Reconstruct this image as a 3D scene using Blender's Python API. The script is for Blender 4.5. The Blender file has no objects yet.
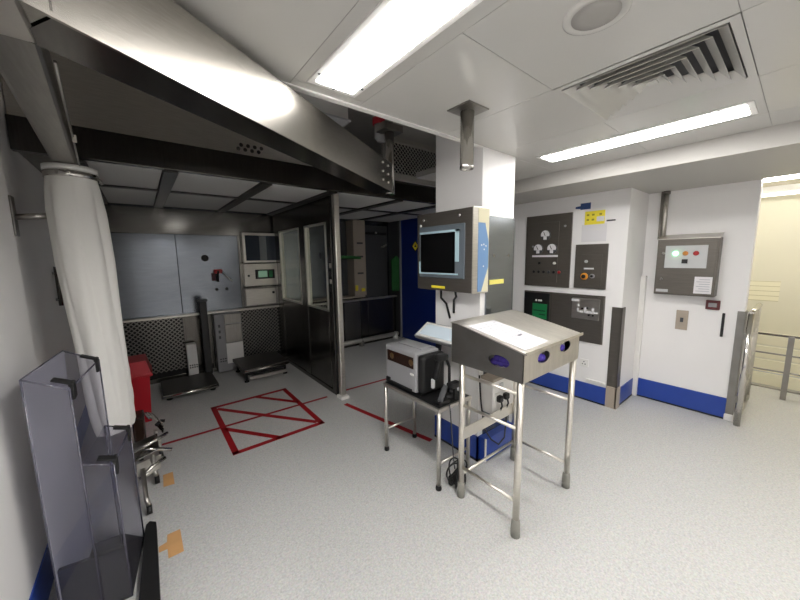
import bpy, bmesh, math, random
from mathutils import Vector, Matrix
random.seed(7)
SC = bpy.context.scene
COL = SC.collection
PI = math.pi

# ------------------------------------------------------------------ materials
def lin(c):
    return tuple((v/255/12.92 if v/255 <= .04045 else ((v/255+.055)/1.055)**2.4) for v in c)

def mat(name, rgb, rough=.5, metal=0., spec=.5, emit=None, estr=0., noise=None, bump=None, stretch=None):
    """noise = (scale, amount) colour variation; bump = (scale, strength)"""
    m = bpy.data.materials.new(name); m.use_nodes = True
    n = m.node_tree.nodes; l = m.node_tree.links
    b = n['Principled BSDF']
    c = lin(rgb)
    b.inputs['Base Color'].default_value = (*c, 1)
    b.inputs['Roughness'].default_value = rough
    b.inputs['Metallic'].default_value = metal
    b.inputs['Specular IOR Level'].default_value = spec
    if emit:
        b.inputs['Emission Color'].default_value = (*lin(emit), 1)
        b.inputs['Emission Strength'].default_value = estr
    tc = None
    def coord():
        nonlocal tc
        if tc is None:
            t = n.new('ShaderNodeTexCoord')
            mp = n.new('ShaderNodeMapping')
            mp.inputs['Scale'].default_value = stretch or (1, 1, 1)
            l.new(t.outputs['Object'], mp.inputs['Vector']); tc = mp
        return tc.outputs['Vector']
    if noise:
        t = n.new('ShaderNodeTexNoise'); t.inputs['Scale'].default_value = noise[0]
        t.inputs['Detail'].default_value = 3
        l.new(coord(), t.inputs['Vector'])
        r = n.new('ShaderNodeValToRGB')
        a = noise[1]
        r.color_ramp.elements[0].position = .35; r.color_ramp.elements[1].position = .65
        r.color_ramp.elements[0].color = (*[v*(1-a) for v in c], 1)
        r.color_ramp.elements[1].color = (*[min(1, v*(1+a)) for v in c], 1)
        l.new(t.outputs['Fac'], r.inputs['Fac']); l.new(r.outputs['Color'], b.inputs['Base Color'])
    if bump:
        t = n.new('ShaderNodeTexNoise'); t.inputs['Scale'].default_value = bump[0]
        l.new(coord(), t.inputs['Vector'])
        bp = n.new('ShaderNodeBump'); bp.inputs['Strength'].default_value = bump[1]
        bp.inputs['Distance'].default_value = .01
        l.new(t.outputs['Fac'], bp.inputs['Height']); l.new(bp.outputs['Normal'], b.inputs['Normal'])
    return m

def clear(name, tint, gloss=.08, rough=.05, body=None, bodyfac=0.):
    """thin clear sheet: tinted transparency, a little sheen, a little milkiness"""
    m = bpy.data.materials.new(name); m.use_nodes = True
    n = m.node_tree.nodes; l = m.node_tree.links
    n.remove(n['Principled BSDF']); out = n['Material Output']
    tr = n.new('ShaderNodeBsdfTransparent'); tr.inputs['Color'].default_value = (*tint, 1)
    gl = n.new('ShaderNodeBsdfGlossy'); gl.inputs['Roughness'].default_value = rough
    mx = n.new('ShaderNodeMixShader'); mx.inputs['Fac'].default_value = gloss
    l.new(tr.outputs[0], mx.inputs[1]); l.new(gl.outputs[0], mx.inputs[2])
    last = mx
    if bodyfac:
        df = n.new('ShaderNodeBsdfDiffuse'); df.inputs['Color'].default_value = (*lin(body), 1)
        m2 = n.new('ShaderNodeMixShader'); m2.inputs['Fac'].default_value = bodyfac
        l.new(mx.outputs[0], m2.inputs[1]); l.new(df.outputs[0], m2.inputs[2]); last = m2
    l.new(last.outputs[0], out.inputs['Surface'])
    return m

W_WALL   = mat('painted_wall', (238, 236, 235), .45, noise=(1.5, .015))
W_CEIL   = mat('ceiling_tile_paint', (204, 202, 197), .24, noise=(1.2, .015))
W_VOID   = mat('ceiling_void_grey', (190, 186, 180), .8)
W_TRIM   = mat('white_trim', (232, 230, 226), .35)
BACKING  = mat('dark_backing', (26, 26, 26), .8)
JOINT    = mat('tile_joint', (150, 148, 144), .8)
BLUE     = mat('blue_skirting_vinyl', (38, 70, 158), .35, noise=(6, .04))
BLUE_CUR = mat('blue_plastic_sheet', (12, 40, 120), .35)
SEAL     = mat('black_seal', (22, 22, 24), .5)
CREAM    = mat('cream_wall_paint', (226, 222, 204), .6)
CREAM2   = mat('cream_sign', (238, 233, 208), .5)
CREAMLN  = mat('cream_sign_line', (186, 178, 142), .6)
STEEL    = mat('brushed_stainless', (204, 200, 193), .34, 1., noise=(9, .06), stretch=(1, 1, 14))
STEEL_H  = mat('brushed_stainless_horizontal', (158, 154, 147), .27, 1., noise=(9, .07), stretch=(3, 3, 30))
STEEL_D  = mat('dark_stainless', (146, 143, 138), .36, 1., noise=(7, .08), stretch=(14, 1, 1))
STEEL_K  = mat('shaded_glossy_stainless', (96, 93, 89), .24, 1., noise=(7, .08), stretch=(14, 1, 1))  # stainless darkened: dark booth reflections put into the base colour
STEEL_L  = mat('bright_brushed_stainless', (226, 221, 212), .3, 1., noise=(9, .05), stretch=(3, 3, 30))
STEEL_T  = mat('lit_bright_stainless', (214, 209, 200), .40, 1., noise=(6, .05), stretch=(8, 2, 1))  # brighter, rougher copy for the lamp-lit top and front of the lectern
RAILDK   = mat('dark_canopy_rail', (58, 56, 54), .4, .5)
STEEL_P  = mat('polished_panel_stainless', (140, 138, 134), .16, 1., noise=(6, .06), stretch=(1, 1, 10))
STEEL_S  = mat('satin_stainless_wall', (128, 133, 140), .2, .95, noise=(5, .05), stretch=(1, 1, 8))
STEEL_B  = mat('panel_stainless', (112, 107, 101), .42, .75, noise=(8, .06), stretch=(1, 1, 20))
CHROME   = mat('polished_steel', (205, 202, 196), .16, 1.)
ALU      = mat('pale_metal_frame', (206, 203, 194), .38, .55)
TAUPE    = mat('taupe_plastic', (168, 156, 142), .5)
BLACK    = mat('black_plastic', (20, 20, 21), .45)
BLACK2   = mat('black_rubber', (14, 14, 15), .7)
SCREEN   = mat('dark_screen_glass', (4, 4, 5), .12)
GREYBZ   = mat('grey_blue_bezel', (94, 103, 110), .45)
GREYDK   = mat('dark_grey_plastic', (70, 71, 74), .5)
GREYMD   = mat('mid_grey_plastic', (150, 150, 152), .45)
GREYLT   = mat('light_grey_plate', (196, 197, 198), .45)
PANELDK  = mat('anthracite_panel', (92, 87, 81), .4, .35, noise=(8, .05), stretch=(1, 1, 14))
WHITE_PL = mat('white_plastic', (234, 232, 228), .35)
PAPER    = mat('paper', (222, 220, 222), .7)
PRINT    = mat('print_grey', (120, 120, 128), .8)
PRINTDK  = mat('print_dark', (60, 60, 64), .8)
RED_TAPE = mat('red_floor_tape', (166, 22, 32), .5, noise=(14, .06))
BEIGETP  = mat('beige_tape', (218, 168, 112), .7, noise=(12, .04))
RED_PL   = mat('red_plastic', (178, 16, 34), .4)
YELLOW   = mat('yellow_label', (236, 218, 60), .55)
ORANGE   = mat('orange_ring', (226, 150, 40), .45)
GREENLCD = mat('green_display', (30, 120, 70), .35)
GREENCL  = mat('green_cloth', (42, 104, 52), .8)
LCD_LIT  = mat('lit_lcd', (60, 80, 66), .3, emit=(150, 190, 160), estr=.12)
LCD_PALE = mat('pale_touch_screen', (186, 196, 204), .25, emit=(190, 205, 214), estr=.12)
CYANEDGE = mat('pale_screen_edge', (176, 204, 212), .35)
PURPLE   = mat('purple_glove', (84, 66, 178), .55)
FILM     = mat('blue_protective_film', (110, 146, 190), .3, .2)
FILM2    = mat('cream_film_remnant', (214, 208, 178), .5)
FABRIC   = mat('white_sleeve_fabric', (248, 246, 241), .85, bump=(22, .25))
FILTER   = mat('grey_filter_panel', (206, 206, 204), .6)
LED_G    = mat('green_lamp', (150, 240, 170), .3, emit=(130, 255, 170), estr=2.5)
LED_A    = mat('amber_lamp', (214, 140, 70), .35)
LED_R    = mat('red_lamp', (176, 40, 44), .35)
DKRED    = mat('dark_red_plastic', (92, 38, 42), .5)
BLUETAPE = mat('blue_tape', (52, 78, 128), .6)
LAMP     = mat('lamp_diffuser', (250, 250, 248), .4, emit=(255, 253, 250), estr=15.)
LAMP2    = mat('strip_lamp_diffuser', (250, 250, 248), .4, emit=(255, 253, 250), estr=11.)
LAMP_REAR = mat('rear_left_lamp_diffuser', (250, 250, 248), .4, emit=(255, 253, 250), estr=11.)
LAMP_REAR2 = mat('rear_right_lamp_diffuser', (250, 250, 248), .4, emit=(255, 253, 250), estr=4.)
LAMP_FAR = mat('landing_lamp_diffuser', (250, 250, 248), .4, emit=(255, 252, 242), estr=12.)
LAMP_FAR2 = mat('landing_dim_lamp_diffuser', (250, 250, 248), .4, emit=(255, 251, 236), estr=1.6)
FROST = clear('frosted_acrylic', (.9, .9, .92), .03, .1, (176, 175, 184), .75)
ACRYLIC  = clear('clear_acrylic', (.915, .915, .94), .03, .04, (196, 194, 208), .022)
ACRYLEDGE = clear('acrylic_edge', (.30, .30, .36), .2, .2, (120, 118, 138), .4)
GLASS    = clear('booth_glass', (.88, .90, .86), .04, .04, (150, 150, 140), .06)
REDBR    = mat('dark_brown_window', (44, 28, 20), .15)

def floor_mat():
    m = bpy.data.materials.new('speckled_vinyl'); m.use_nodes = True
    n = m.node_tree.nodes; l = m.node_tree.links; b = n['Principled BSDF']
    t = n.new('ShaderNodeTexCoord')
    v = n.new('ShaderNodeTexNoise'); v.inputs['Scale'].default_value = 95; v.inputs['Detail'].default_value = 4
    v.inputs['Roughness'].default_value = .7
    w = n.new('ShaderNodeTexVoronoi'); w.inputs['Scale'].default_value = 120
    l.new(t.outputs['Object'], v.inputs['Vector']); l.new(t.outputs['Object'], w.inputs['Vector'])
    r = n.new('ShaderNodeValToRGB')
    r.color_ramp.elements[0].position = .36; r.color_ramp.elements[0].color = (*lin((186, 185, 180)), 1)
    r.color_ramp.elements[1].position = .64; r.color_ramp.elements[1].color = (*lin((210, 209, 204)), 1)
    l.new(v.outputs['Fac'], r.inputs['Fac'])
    mx = n.new('ShaderNodeMix'); mx.data_type = 'RGBA'; mx.blend_type = 'OVERLAY'
    mx.inputs[0].default_value = .14
    l.new(r.outputs['Color'], mx.inputs[6]); l.new(w.outputs['Color'], mx.inputs[7])
    hs = n.new('ShaderNodeHueSaturation'); hs.inputs['Saturation'].default_value = .35
    l.new(mx.outputs[2], hs.inputs['Color'])
    l.new(hs.outputs['Color'], b.inputs['Base Color'])
    b.inputs['Roughness'].default_value = .38
    b.inputs['Specular IOR Level'].default_value = .45
    return m
FLOOR = floor_mat()

# ------------------------------------------------------------------ mesh builder
class MB:
    def __init__(s): s.bm = bmesh.new()
    def _new(s, verts, faces):
        vs = [s.bm.verts.new(v) for v in verts]
        out = []
        for f in faces:
            try: out.append(s.bm.faces.new([vs[i] for i in f]))
            except ValueError: pass
        return vs, out
    def box(s, x0, x1, y0, y1, z0, z1, bev=0., M=None, seg=2):
        P = [Vector((x, y, z)) for z in (z0, z1) for y in (y0, y1) for x in (x0, x1)]
        if M: P = [M @ p for p in P]
        vs, fs = s._new(P, [(0,2,3,1), (4,5,7,6), (0,1,5,4), (2,6,7,3), (0,4,6,2), (1,3,7,5)])
        if bev:
            es = list({e for f in fs for e in f.edges})
            bmesh.ops.bevel(s.bm, geom=es, offset=bev, segments=seg, affect='EDGES', profile=.5)
        return s
    def bar(s, a, b, w, h, up=(0, 0, 1), bev=0.):
        """box beam from a to b, w wide, h along up"""
        a = Vector(a); b = Vector(b); d = b-a; L = d.length; d.normalize()
        u = Vector(up); u = (u - d*u.dot(d)).normalized(); r = d.cross(u)
        M = Matrix(((r.x, d.x, u.x, a.x), (r.y, d.y, u.y, a.y), (r.z, d.z, u.z, a.z), (0, 0, 0, 1)))
        return s.box(-w/2, w/2, 0, L, -h/2, h/2, bev, M)
    def prism(s, pts, vec):
        n = len(pts); v = Vector(vec)
        P = [Vector(p) for p in pts]
        s._new(P + [p+v for p in P], [tuple(range(n))[::-1], tuple(range(n, 2*n))] +
               [(i, (i+1) % n, n+(i+1) % n, n+i) for i in range(n)])
        return s
    def hexa(s, lo, hi):
        n = len(lo)
        s._new([Vector(p) for p in list(lo)+list(hi)], [tuple(range(n))[::-1], tuple(range(n, 2*n))] +
               [(i, (i+1) % n, n+(i+1) % n, n+i) for i in range(n)])
        return s
    def tube(s, pts, r, seg=10, closed=False, radii=None):
        pts = [Vector(p) for p in pts]; n = len(pts)
        rings = []; ref = None
        for i, p in enumerate(pts):
            if closed: t = pts[(i+1) % n]-pts[i-1]
            else: t = pts[min(i+1, n-1)]-pts[max(i-1, 0)]
            t.normalize()
            if ref is None:
                ref = Vector((0, 0, 1)) if abs(t.z) < .9 else Vector((1, 0, 0))
            u = (ref - t*ref.dot(t)).normalized(); w = t.cross(u); ref = u
            rr = radii[i] if radii else r
            rings.append([s.bm.verts.new(p + (u*math.cos(2*PI*k/seg)+w*math.sin(2*PI*k/seg))*rr) for k in range(seg)])
        m = n if closed else n-1
        for i in range(m):
            A = rings[i]; B = rings[(i+1) % n]
            for k in range(seg):
                f = s.bm.faces.new((A[k], A[(k+1) % seg], B[(k+1) % seg], B[k])); f.smooth = True
        if not closed:
            s.bm.faces.new(rings[0][::-1]); s.bm.faces.new(rings[-1])
        return s
    def cyl(s, a, b, r, r2=None, seg=20):
        return s.tube([a, b], r, seg, radii=[r, r if r2 is None else r2])
    def lathe(s, prof, c, seg=28, axis='z'):
        c = Vector(c); rings = []
        ax = {'z': (Vector((1,0,0)), Vector((0,1,0)), Vector((0,0,1))),
              'x': (Vector((0,1,0)), Vector((0,0,1)), Vector((1,0,0))),
              'y': (Vector((0,0,1)), Vector((1,0,0)), Vector((0,1,0)))}[axis]
        for r, h in prof:
            rings.append([s.bm.verts.new(c+(ax[0]*math.cos(2*PI*k/seg)+ax[1]*math.sin(2*PI*k/seg))*r+ax[2]*h) for k in range(seg)])
        for A, B in zip(rings, rings[1:]):
            for k in range(seg):
                f = s.bm.faces.new((A[k], A[(k+1) % seg], B[(k+1) % seg], B[k])); f.smooth = True
        s.bm.faces.new(rings[0][::-1]); s.bm.faces.new(rings[-1])
        return s
    def ball(s, c, r, sc=(1, 1, 1)):
        M = Matrix.Translation(c) @ Matrix.Diagonal((r*sc[0], r*sc[1], r*sc[2], 1))
        g = bmesh.ops.create_uvsphere(s.bm, u_segments=14, v_segments=9, radius=1, matrix=M)
        for v in g['verts']:
            for f in v.link_faces: f.smooth = True
        return s
    def lattice(s, fn, u0, u1, v0, v1, step, w, th):
        """crossing diagonal wires clipped to a rectangle; fn(u, v, d) -> point"""
        U = u1-u0; V = v1-v0
        for sg in (1, -1):
            k = -V
            while k < U:
                pts = []
                t0 = max(0, -k); t1 = min(V, U-k)
                if t1-t0 > w:
                    a = (k+t0, t0); b = (k+t1, t1)
                    q = w/2*.7071
                    quad = [(a[0]+q, a[1]-q), (b[0]+q, b[1]-q), (b[0]-q, b[1]+q), (a[0]-q, a[1]+q)]
                    quad = [(min(max(x, 0), U), min(max(y, 0), V)) for x, y in quad]
                    if sg < 0: quad = [(x, V-y) for x, y in quad]
                    s.hexa([fn(u0+x, v0+y, 0) for x, y in quad], [fn(u0+x, v0+y, th) for x, y in quad])
                k += step
        return s
    def plate_holes(s, fn, outer, holes, th):
        """flat plate with round-ended holes, given thickness"""
        edges = []
        for loop in [outer]+holes:
            vs = [s.bm.verts.new(fn(u, v, 0)) for u, v in loop]
            edges += [s.bm.edges.new((vs[i], vs[(i+1) % len(vs)])) for i in range(len(vs))]
        g = bmesh.ops.triangle_fill(s.bm, use_beauty=True, edges=edges)
        fs = [f for f in g['geom'] if isinstance(f, bmesh.types.BMFace)]
        e = bmesh.ops.extrude_face_region(s.bm, geom=fs)
        d = fn(outer[0][0], outer[0][1], th)-fn(outer[0][0], outer[0][1], 0)
        bmesh.ops.translate(s.bm, verts=[v for v in e['geom'] if isinstance(v, bmesh.types.BMVert)], vec=d)
        return s
    def build(s, name, m, parent=None, loc=None):
        bmesh.ops.recalc_face_normals(s.bm, faces=s.bm.faces)
        root = parent
        while root is not None and root.parent is not None: root = root.parent
        if root is not None: off = Vector(root['_at'])
        elif loc is not None: off = Vector(loc)
        else:
            xs = [v.co for v in s.bm.verts]
            off = Vector(((min(p.x for p in xs)+max(p.x for p in xs))/2, (min(p.y for p in xs)+max(p.y for p in xs))/2, min(p.z for p in xs)))
        bmesh.ops.translate(s.bm, verts=s.bm.verts, vec=-off)
        me = bpy.data.meshes.new(name); s.bm.to_mesh(me); s.bm.free()
        me.materials.append(m)
        o = bpy.data.objects.new(name, me); COL.objects.link(o)
        if parent is not None: o.parent = parent
        else: o.location = off; o['_at'] = tuple(off)
        return o

def tag(o, label, cat, group=None):
    o['label'] = label; o['category'] = cat
    if group: o['group'] = group
    return o
def thing(name, label, cat, loc, group=None):
    o = bpy.data.objects.new(name, None); COL.objects.link(o)
    o.empty_display_size = .1
    o.location = loc; o['_at'] = tuple(loc)
    return tag(o, label, cat, group)
def struct(o):
    o['kind'] = 'structure'; return o
def dup(root, loc, label, group=None):
    def rec(o, par):
        c = o.copy(); COL.objects.link(c)
        if par is not None: c.parent = par
        for ch in list(o.children): rec(ch, c)
        return c
    r = rec(root, None); r.location = loc; r['_at'] = tuple(loc); r['label'] = label
    if group: r['group'] = group
    return r
def B(*a, **k): return MB().box(*a, **k)
def V(*a): return Vector(a)

# ------------------------------------------------------------------ the setting
ZC = 2.35          # main ceiling
XL = -.495         # left wall
struct(B(-.8, 7.2, -6.1, 5.6, -.1, 0).build('floor', FLOOR, loc=(0, 0, 0)))
# left wall: near pier with a rounded end, far part set back
mb = MB(); r = .05
pl = [(-.7, -6), (XL, -6)] + [(XL-r+r*math.cos(a), 2.62-r+r*math.sin(a)) for a in [PI/2*k/6 for k in range(7)]] + [(-.7, 2.62)]
mb.prism([(x, y, 0) for x, y in pl], (0, 0, 3.2)); struct(mb.build('wall_left', W_WALL))
struct(B(-.75, -.55, 2.55, 5.4, 0, 3.2).build('wall_left_recess', W_WALL))
o = struct(B(XL, XL+.006, -6, 2.58, .012, .2).build('baseboard_left', BLUE))
o = struct(B(-.55, -.544, 2.63, 5.2, .012, .2).build('baseboard_left_recess', BLUE))
# back wall of the plant space, roof of the void
struct(B(-.75, 4.4, 5.3, 5.45, 0, 3.2).build('wall_back', STEEL_S))
struct(B(-.75, 4.6, 1.3, 5.45, 3.2, 3.3).build('ceiling_void', W_VOID))
struct(B(-.75, 4.6, 1.3, 1.36, 2.42, 3.2).build('wall_void_front', W_VOID))
# ceiling: metal pan tiles with narrow joints over a dark backing
xs = [-.6, -.03, .575, .925, 1.55, 2.15, 2.75, 3.05]
ys = [-6, -5.2, -4.6, -4, -3.4, -2.8, -2.2, -1.6, -1., -.4, .2, .8, 1.49]
mb = MB(); g = .0013
for i in range(len(xs)-1):
    yy = ys if i not in (2,) else [-6, -4, -2, -.2, 1.42, 1.49]
    for j in range(len(yy)-1):
        if i == 4 and yy[j] == .2: continue
        mb.box(xs[i]+g, xs[i+1]-g, yy[j]+g, yy[j+1]-g, ZC, ZC+.02)
for i in range(5, 7):
    mb.box(xs[i]+g, xs[i+1]-g, 1.49+g, 2.42, ZC, ZC+.02)
o = struct(mb.build('ceiling', W_CEIL))
mb = MB().box(-.6, 1.55, -6, 1.49, ZC+.0016, ZC+.05).box(2.15, 3.05, -6, 1.49, ZC+.0016, ZC+.05).box(1.55, 2.15, -6, .2, ZC+.0016, ZC+.05).box(1.55, 2.15, .8, 1.49, ZC+.0016, ZC+.05).box(2.15, 3.05, 1.49, 2.42, ZC+.0016, ZC+.05)
mb.build('joint_backing', JOINT, o)
struct(MB().box(-.6, 1.93, 1.485, 1.505, ZC-.004, ZC+.07).box(-.6, 1.93, 1.465, 1.487, ZC-.008, ZC+.004).build('trim_1', W_TRIM))
# bulkhead and soffit on the control side
struct(MB().box(3.05, 4.42, .3, 2.6, 2.225, 2.42).box(3.05, 4.26, -6, .3, 2.225, 2.42).build('ceiling_soffit', mat('shaded_soffit_paint', (186, 183, 178), .5)))  # soffit colour darkened to carry its shade
# control wall, right wall
struct(B(3.72, 4.3, 1.1, 2.42, 0, 2.3).build('wall_control', W_WALL))
struct(B(4.28, 4.42, .3, 1.15, 0, 2.3).build('wall_right', W_WALL))
struct(B(3.05, 3.25, -6, -1.3, 0, 2.3).build('wall_right_near', W_WALL))
struct(B(3.2, 6.7, -1.4, -1.3, 0, 2.5).build('wall_landing_near', W_WALL))
struct(B(-.7, 3.2, -6.1, -6, 0, 2.5).build('wall_rear', W_WALL))
# the landing beyond the gate
struct(B(6.5, 6.6, -1.4, 1.6, 0, 2.5).build('wall_far', CREAM))
struct(B(4.42, 6.6, 1.5, 1.6, 0, 2.5).build('wall_landing_side', CREAM))
struct(B(4.26, 6.6, -1.4, 1.6, 2.4, 2.5).build('ceiling_landing', mat('landing_ceiling', (206, 196, 172), .5)))
# skirtings with black floor seal
def skirt(name, x0, x1, y0, y1, z1):
    o = struct(B(x0, x1, y0, y1, .014, z1, bev=.002).build(name, BLUE))
    B(x0-.003, x1+.003, y0-.003, y1+.003, 0, .016).build('seal_strip', SEAL, o)
skirt('baseboard_control', 3.708, 3.722, 1.185, 2.3, .195)
skirt('baseboard_return', 3.80, 4.262, 1.092, 1.104, .2)
skirt('baseboard_right', 4.268, 4.282, .345, 1.06, .21)
# boxed corner trims
struct(B(4.235, 4.285, 1.052, 1.102, 0, 1.36, bev=.008).build('trim_2', W_TRIM))
# column with stainless cladding on its room side
struct(B(1.93, 2.33, 1.47, 1.93, 0, 3.2).build('wall_column', W_WALL))
o = struct(MB().box(1.985, 2.332, 1.458, 1.475, .2, 1.885, bev=.003).box(2.325, 2.337, 1.458, 1.92, .2, 1.885).build('trim_3', STEEL_S))
for q in (2.07, 2.26): MB().cyl((q, 1.4585, 1.6), (q, 1.4555, 1.6), .012, seg=12).build('screw_head', STEEL_D, o)
o = struct(MB().box(1.918, 1.932, 1.458, 1.93, .016, .2).box(1.918, 2.342, 1.458, 1.472, .016, .2).box(2.328, 2.342, 1.458, 1.93, .016, .2).build('baseboard_column', BLUE))
MB().box(1.915, 1.932, 1.455, 1.93, 0, .018).box(1.915, 2.345, 1.455, 1.472, 0, .018).build('seal_strip', SEAL, o)
# raised access box skirting in front of the column: blue face with white edge
o = struct(MB().box(1.945, 2.325, 1.40, 1.459, .016, .2, bev=.003).build('baseboard_column_box', BLUE))
B(1.938, 1.948, 1.396, 1.408, .016, .204).build('edge_strip', W_TRIM, o)

# ------------------------------------------------------------------ ceiling fixtures
def lamp(name, label, x0, x1, y0, y1, m, group):
    c = ((x0+x1)/2, (y0+y1)/2, ZC-.012)
    t = thing(name, label, 'light', c, group)
    mb = MB(); f = .028
    for a in ((x0-f, x1+f, y0-f, y0), (x0-f, x1+f, y1, y1+f), (x0-f, x0, y0, y1), (x1, x1+f, y0, y1)):
        mb.box(a[0], a[1], a[2], a[3], ZC-.006, ZC+.004, bev=.001)
    mb.build('frame', W_TRIM, t)
    B(x0, x1, y0, y1, ZC-.010, ZC+.002, bev=.004).build('diffuser', m, t)
    for px, py in ((x0-.014, y0+.1), (x0-.014, y1-.06), (x1+.014, y0+.1), (x1+.014, y1-.06), ((x0+x1)/2, y1+.014)):
        MB().cyl((px, py, ZC-.008), (px, py, ZC-.004), .006, seg=10).build('screw', GREYDK, t)
    return t
GL = 'flush ceiling lights over the floor'
def rear_mesh(me, lm):
    m_ = me.copy(); m_.materials.clear(); m_.materials.append(lm); return m_
t1 = lamp('ceiling_light', 'wide flush ceiling light at top centre, ending near the open ceiling edge', .655, .832, .25, 1.37, LAMP, GL)
for y_, nm_ in ((-.85, 'nearest'), (-2.6, 'second'), (-4.3, 'farthest')):  # unseen left row; the farther two added to throw light into the booth
    r__ = dup(t1, (t1.location.x, y_, t1.location.z), nm_+' unseen flush ceiling light behind the viewer on the left row', GL)
    for c__ in r__.children:
        if c__.name.startswith('diffuser'): c__.data = rear_mesh(c__.data, LAMP_REAR)
t2 = lamp('ceiling_light', 'long bright ceiling light just beyond the slatted vent', 2.485, 2.665, .262, 1.345, LAMP2, GL)
for y_, nm_ in ((-.85, 'nearest'), (-2.6, 'second'), (-4.3, 'farthest')):  # unseen right row; farther lamps likewise added to brighten the booth
    r__ = dup(t2, (t2.location.x-.1, y_, t2.location.z), nm_+' unseen flush ceiling light behind the viewer on the right row', GL)
    for c__ in r__.children:
        if c__.name.startswith('diffuser'): c__.data = rear_mesh(c__.data, LAMP_REAR2)
for x, zl_, lab in ((5.25, 2.335, 'nearer ceiling strip light on the landing beyond the gate'), (6.2, 2.285, 'farther ceiling strip light on the landing, hung lower beside the cream wall')):
    t = thing('strip_light', lab, 'light', (x, .3, zl_), 'strip lights on the landing')
    B(x-.035, x+.035, -.9, 1.25, zl_+.034, 2.4005).build('housing', W_TRIM, t)
    B(x-.03, x+.03, -.88, 1.23, zl_, zl_+.036, bev=.006).build('diffuser', LAMP_FAR if x < 6 else LAMP_FAR2, t)

# four-way slatted supply vent
t = thing('air_vent', 'square grey ceiling vent with nested slanting slats', 'vent', (1.85, .5, ZC-.02))
cx, cy = 1.85, .5
B(cx-.299, cx+.299, cy-.299, cy+.299, ZC+.05, ZC+.055).build('back_plate', GREYDK, t)
def ring(h0, h1, z0, z1, th):
    mb = MB()
    sq = lambda h: [(cx-h, cy-h), (cx+h, cy-h), (cx+h, cy+h), (cx-h, cy+h)]
    A, C2 = sq(h0), sq(h1)
    for i in range(4):
        j = (i+1) % 4
        mb.hexa([(*A[i], z0), (*A[j], z0), (*C2[j], z1), (*C2[i], z1)], [(*A[i], z0-th), (*A[j], z0-th), (*C2[j], z1-th), (*C2[i], z1-th)])
    return mb
mb = ring(.2985, .272, ZC, ZC, .003)
for a in ((cx-.2985, cx-.294, cy-.2985, cy+.2985), (cx+.294, cx+.2985, cy-.2985, cy+.2985), (cx-.2985, cx+.2985, cy-.2985, cy-.294), (cx-.2985, cx+.2985, cy+.294, cy+.2985)): mb.box(*a, ZC-.002, ZC+.052)
mb.build('frame', W_CEIL, t)
for k in range(6):
    h = .268-k*.042
    ring(h, h-.036, ZC-.006, ZC+.030, .003).build('slat', W_CEIL, t)
B(cx-.02, cx+.02, cy-.02, cy+.02, ZC-.002, ZC+.004, bev=.002).build('centre_plate', W_CEIL, t)
# round ceiling speaker
t = thing('ceiling_speaker', 'round white speaker grille set in the ceiling', 'speaker', (1.195, .487, ZC-.01))
MB().lathe([(.095, .004), (.095, -.003), (.088, -.006), (.070, -.004), (.067, .002)], (1.195, .487, ZC), 36).build('rim', W_CEIL, t)
MB().lathe([(.069, .003), (.069, -.002), (.04, -.004), (.001, -.005)], (1.195, .487, ZC-.002), 36).build('grille', mat('grey_grille', (166, 163, 158), .6), t)
# drop pipe with square plate
t = thing('ceiling_pipe', 'short polished steel pipe hanging from a square ceiling plate', 'pipe', (1.4, 1.165, 2.06))
B(1.315, 1.475, 1.09, 1.235, ZC-.006, ZC+.0002, bev=.001).build('ceiling_plate', STEEL_D, t)
MB().lathe([(.036, ZC-.005), (.036, 2.075), (.0365, 2.074), (.0365, 2.058), (.030, 2.058), (.030, 2.07)], (1.405, 1.175, 0), 28).build('pipe', CHROME, t)

# ------------------------------------------------------------------ downflow booth
# canopy: front beam, fascia, roof, filter panels
t = thing('booth_canopy', 'dark stainless booth canopy with grey ceiling panels over the weighing area', 'canopy', (1.7, 4.1, 2.27))
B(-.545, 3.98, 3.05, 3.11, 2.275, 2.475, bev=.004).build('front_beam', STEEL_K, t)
B(-.545, 1.74, 3.10, 3.125, 2.475, 3.19, bev=.002).build('fascia', STEEL, t)
mb = MB()
for i in range(4):
    mb.cyl((.74+.055*i, 3.1005, 2.53), (.74+.055*i, 3.097, 2.53), .016, seg=10)
    mb.cyl((.765+.055*i, 3.1005, 2.565), (.765+.055*i, 3.097, 2.565), .016, seg=10)
mb.build('fascia_dots', STEEL_K, t)  # rows of darker dots on the fascia
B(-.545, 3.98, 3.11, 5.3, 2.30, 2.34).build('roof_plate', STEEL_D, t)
for x in (-.28, .25, .96, 1.62, 2.5, 3.2): B(x-.048, x+.048, 3.1, 5.22, 2.262, 2.302, bev=.004).build('rail', RAILDK, t)
for y, z in ((4.0, 2.266), (4.06, 2.272)): B(-.545, 3.93, y-.02, y+.02, z, 2.302, bev=.002).build('cross_rail', RAILDK, t)
for xa, xb in ((-.225, .195), (.305, .905), (1.015, 1.565), (1.735, 2.445), (2.555, 3.145), (3.255, 3.9)):
    for ya, yb in ((3.13, 3.97), (4.09, 5.18)):
        B(xa, xb, ya, yb, 2.278, 2.301, bev=.003).build('filter_panel', FILTER, t)
# wire screen above the beam to the right
t = thing('wire_screen', 'diamond wire mesh guard beside the column above the booth', 'mesh panel', (2.7, 3.0, 2.475))
MB().lattice(lambda u, v, d: V(u, 3.0+d, v), 2.22, 3.3, 2.54, 2.88, .05, .010, .008).build('mesh', ALU, t)
B(2.2, 3.32, 3.03, 3.04, 2.5, 2.9).build('screen_void_sheet', BACKING, t)  # dark sheet stands in for the unlit void behind the wires
MB().box(2.2, 3.32, 2.985, 3.045, 2.475, 2.54, bev=.003).box(2.2, 3.32, 2.985, 3.045, 2.88, 2.93).box(2.2, 2.23, 2.985, 3.045, 2.475, 2.93).box(3.29, 3.32, 2.985, 3.045, 2.475, 2.93).build('frame', ALU, t)
B(2.2, 3.32, 3.045, 3.06, 2.93, 3.19).build('upper_sheet', W_CEIL, t)
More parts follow.
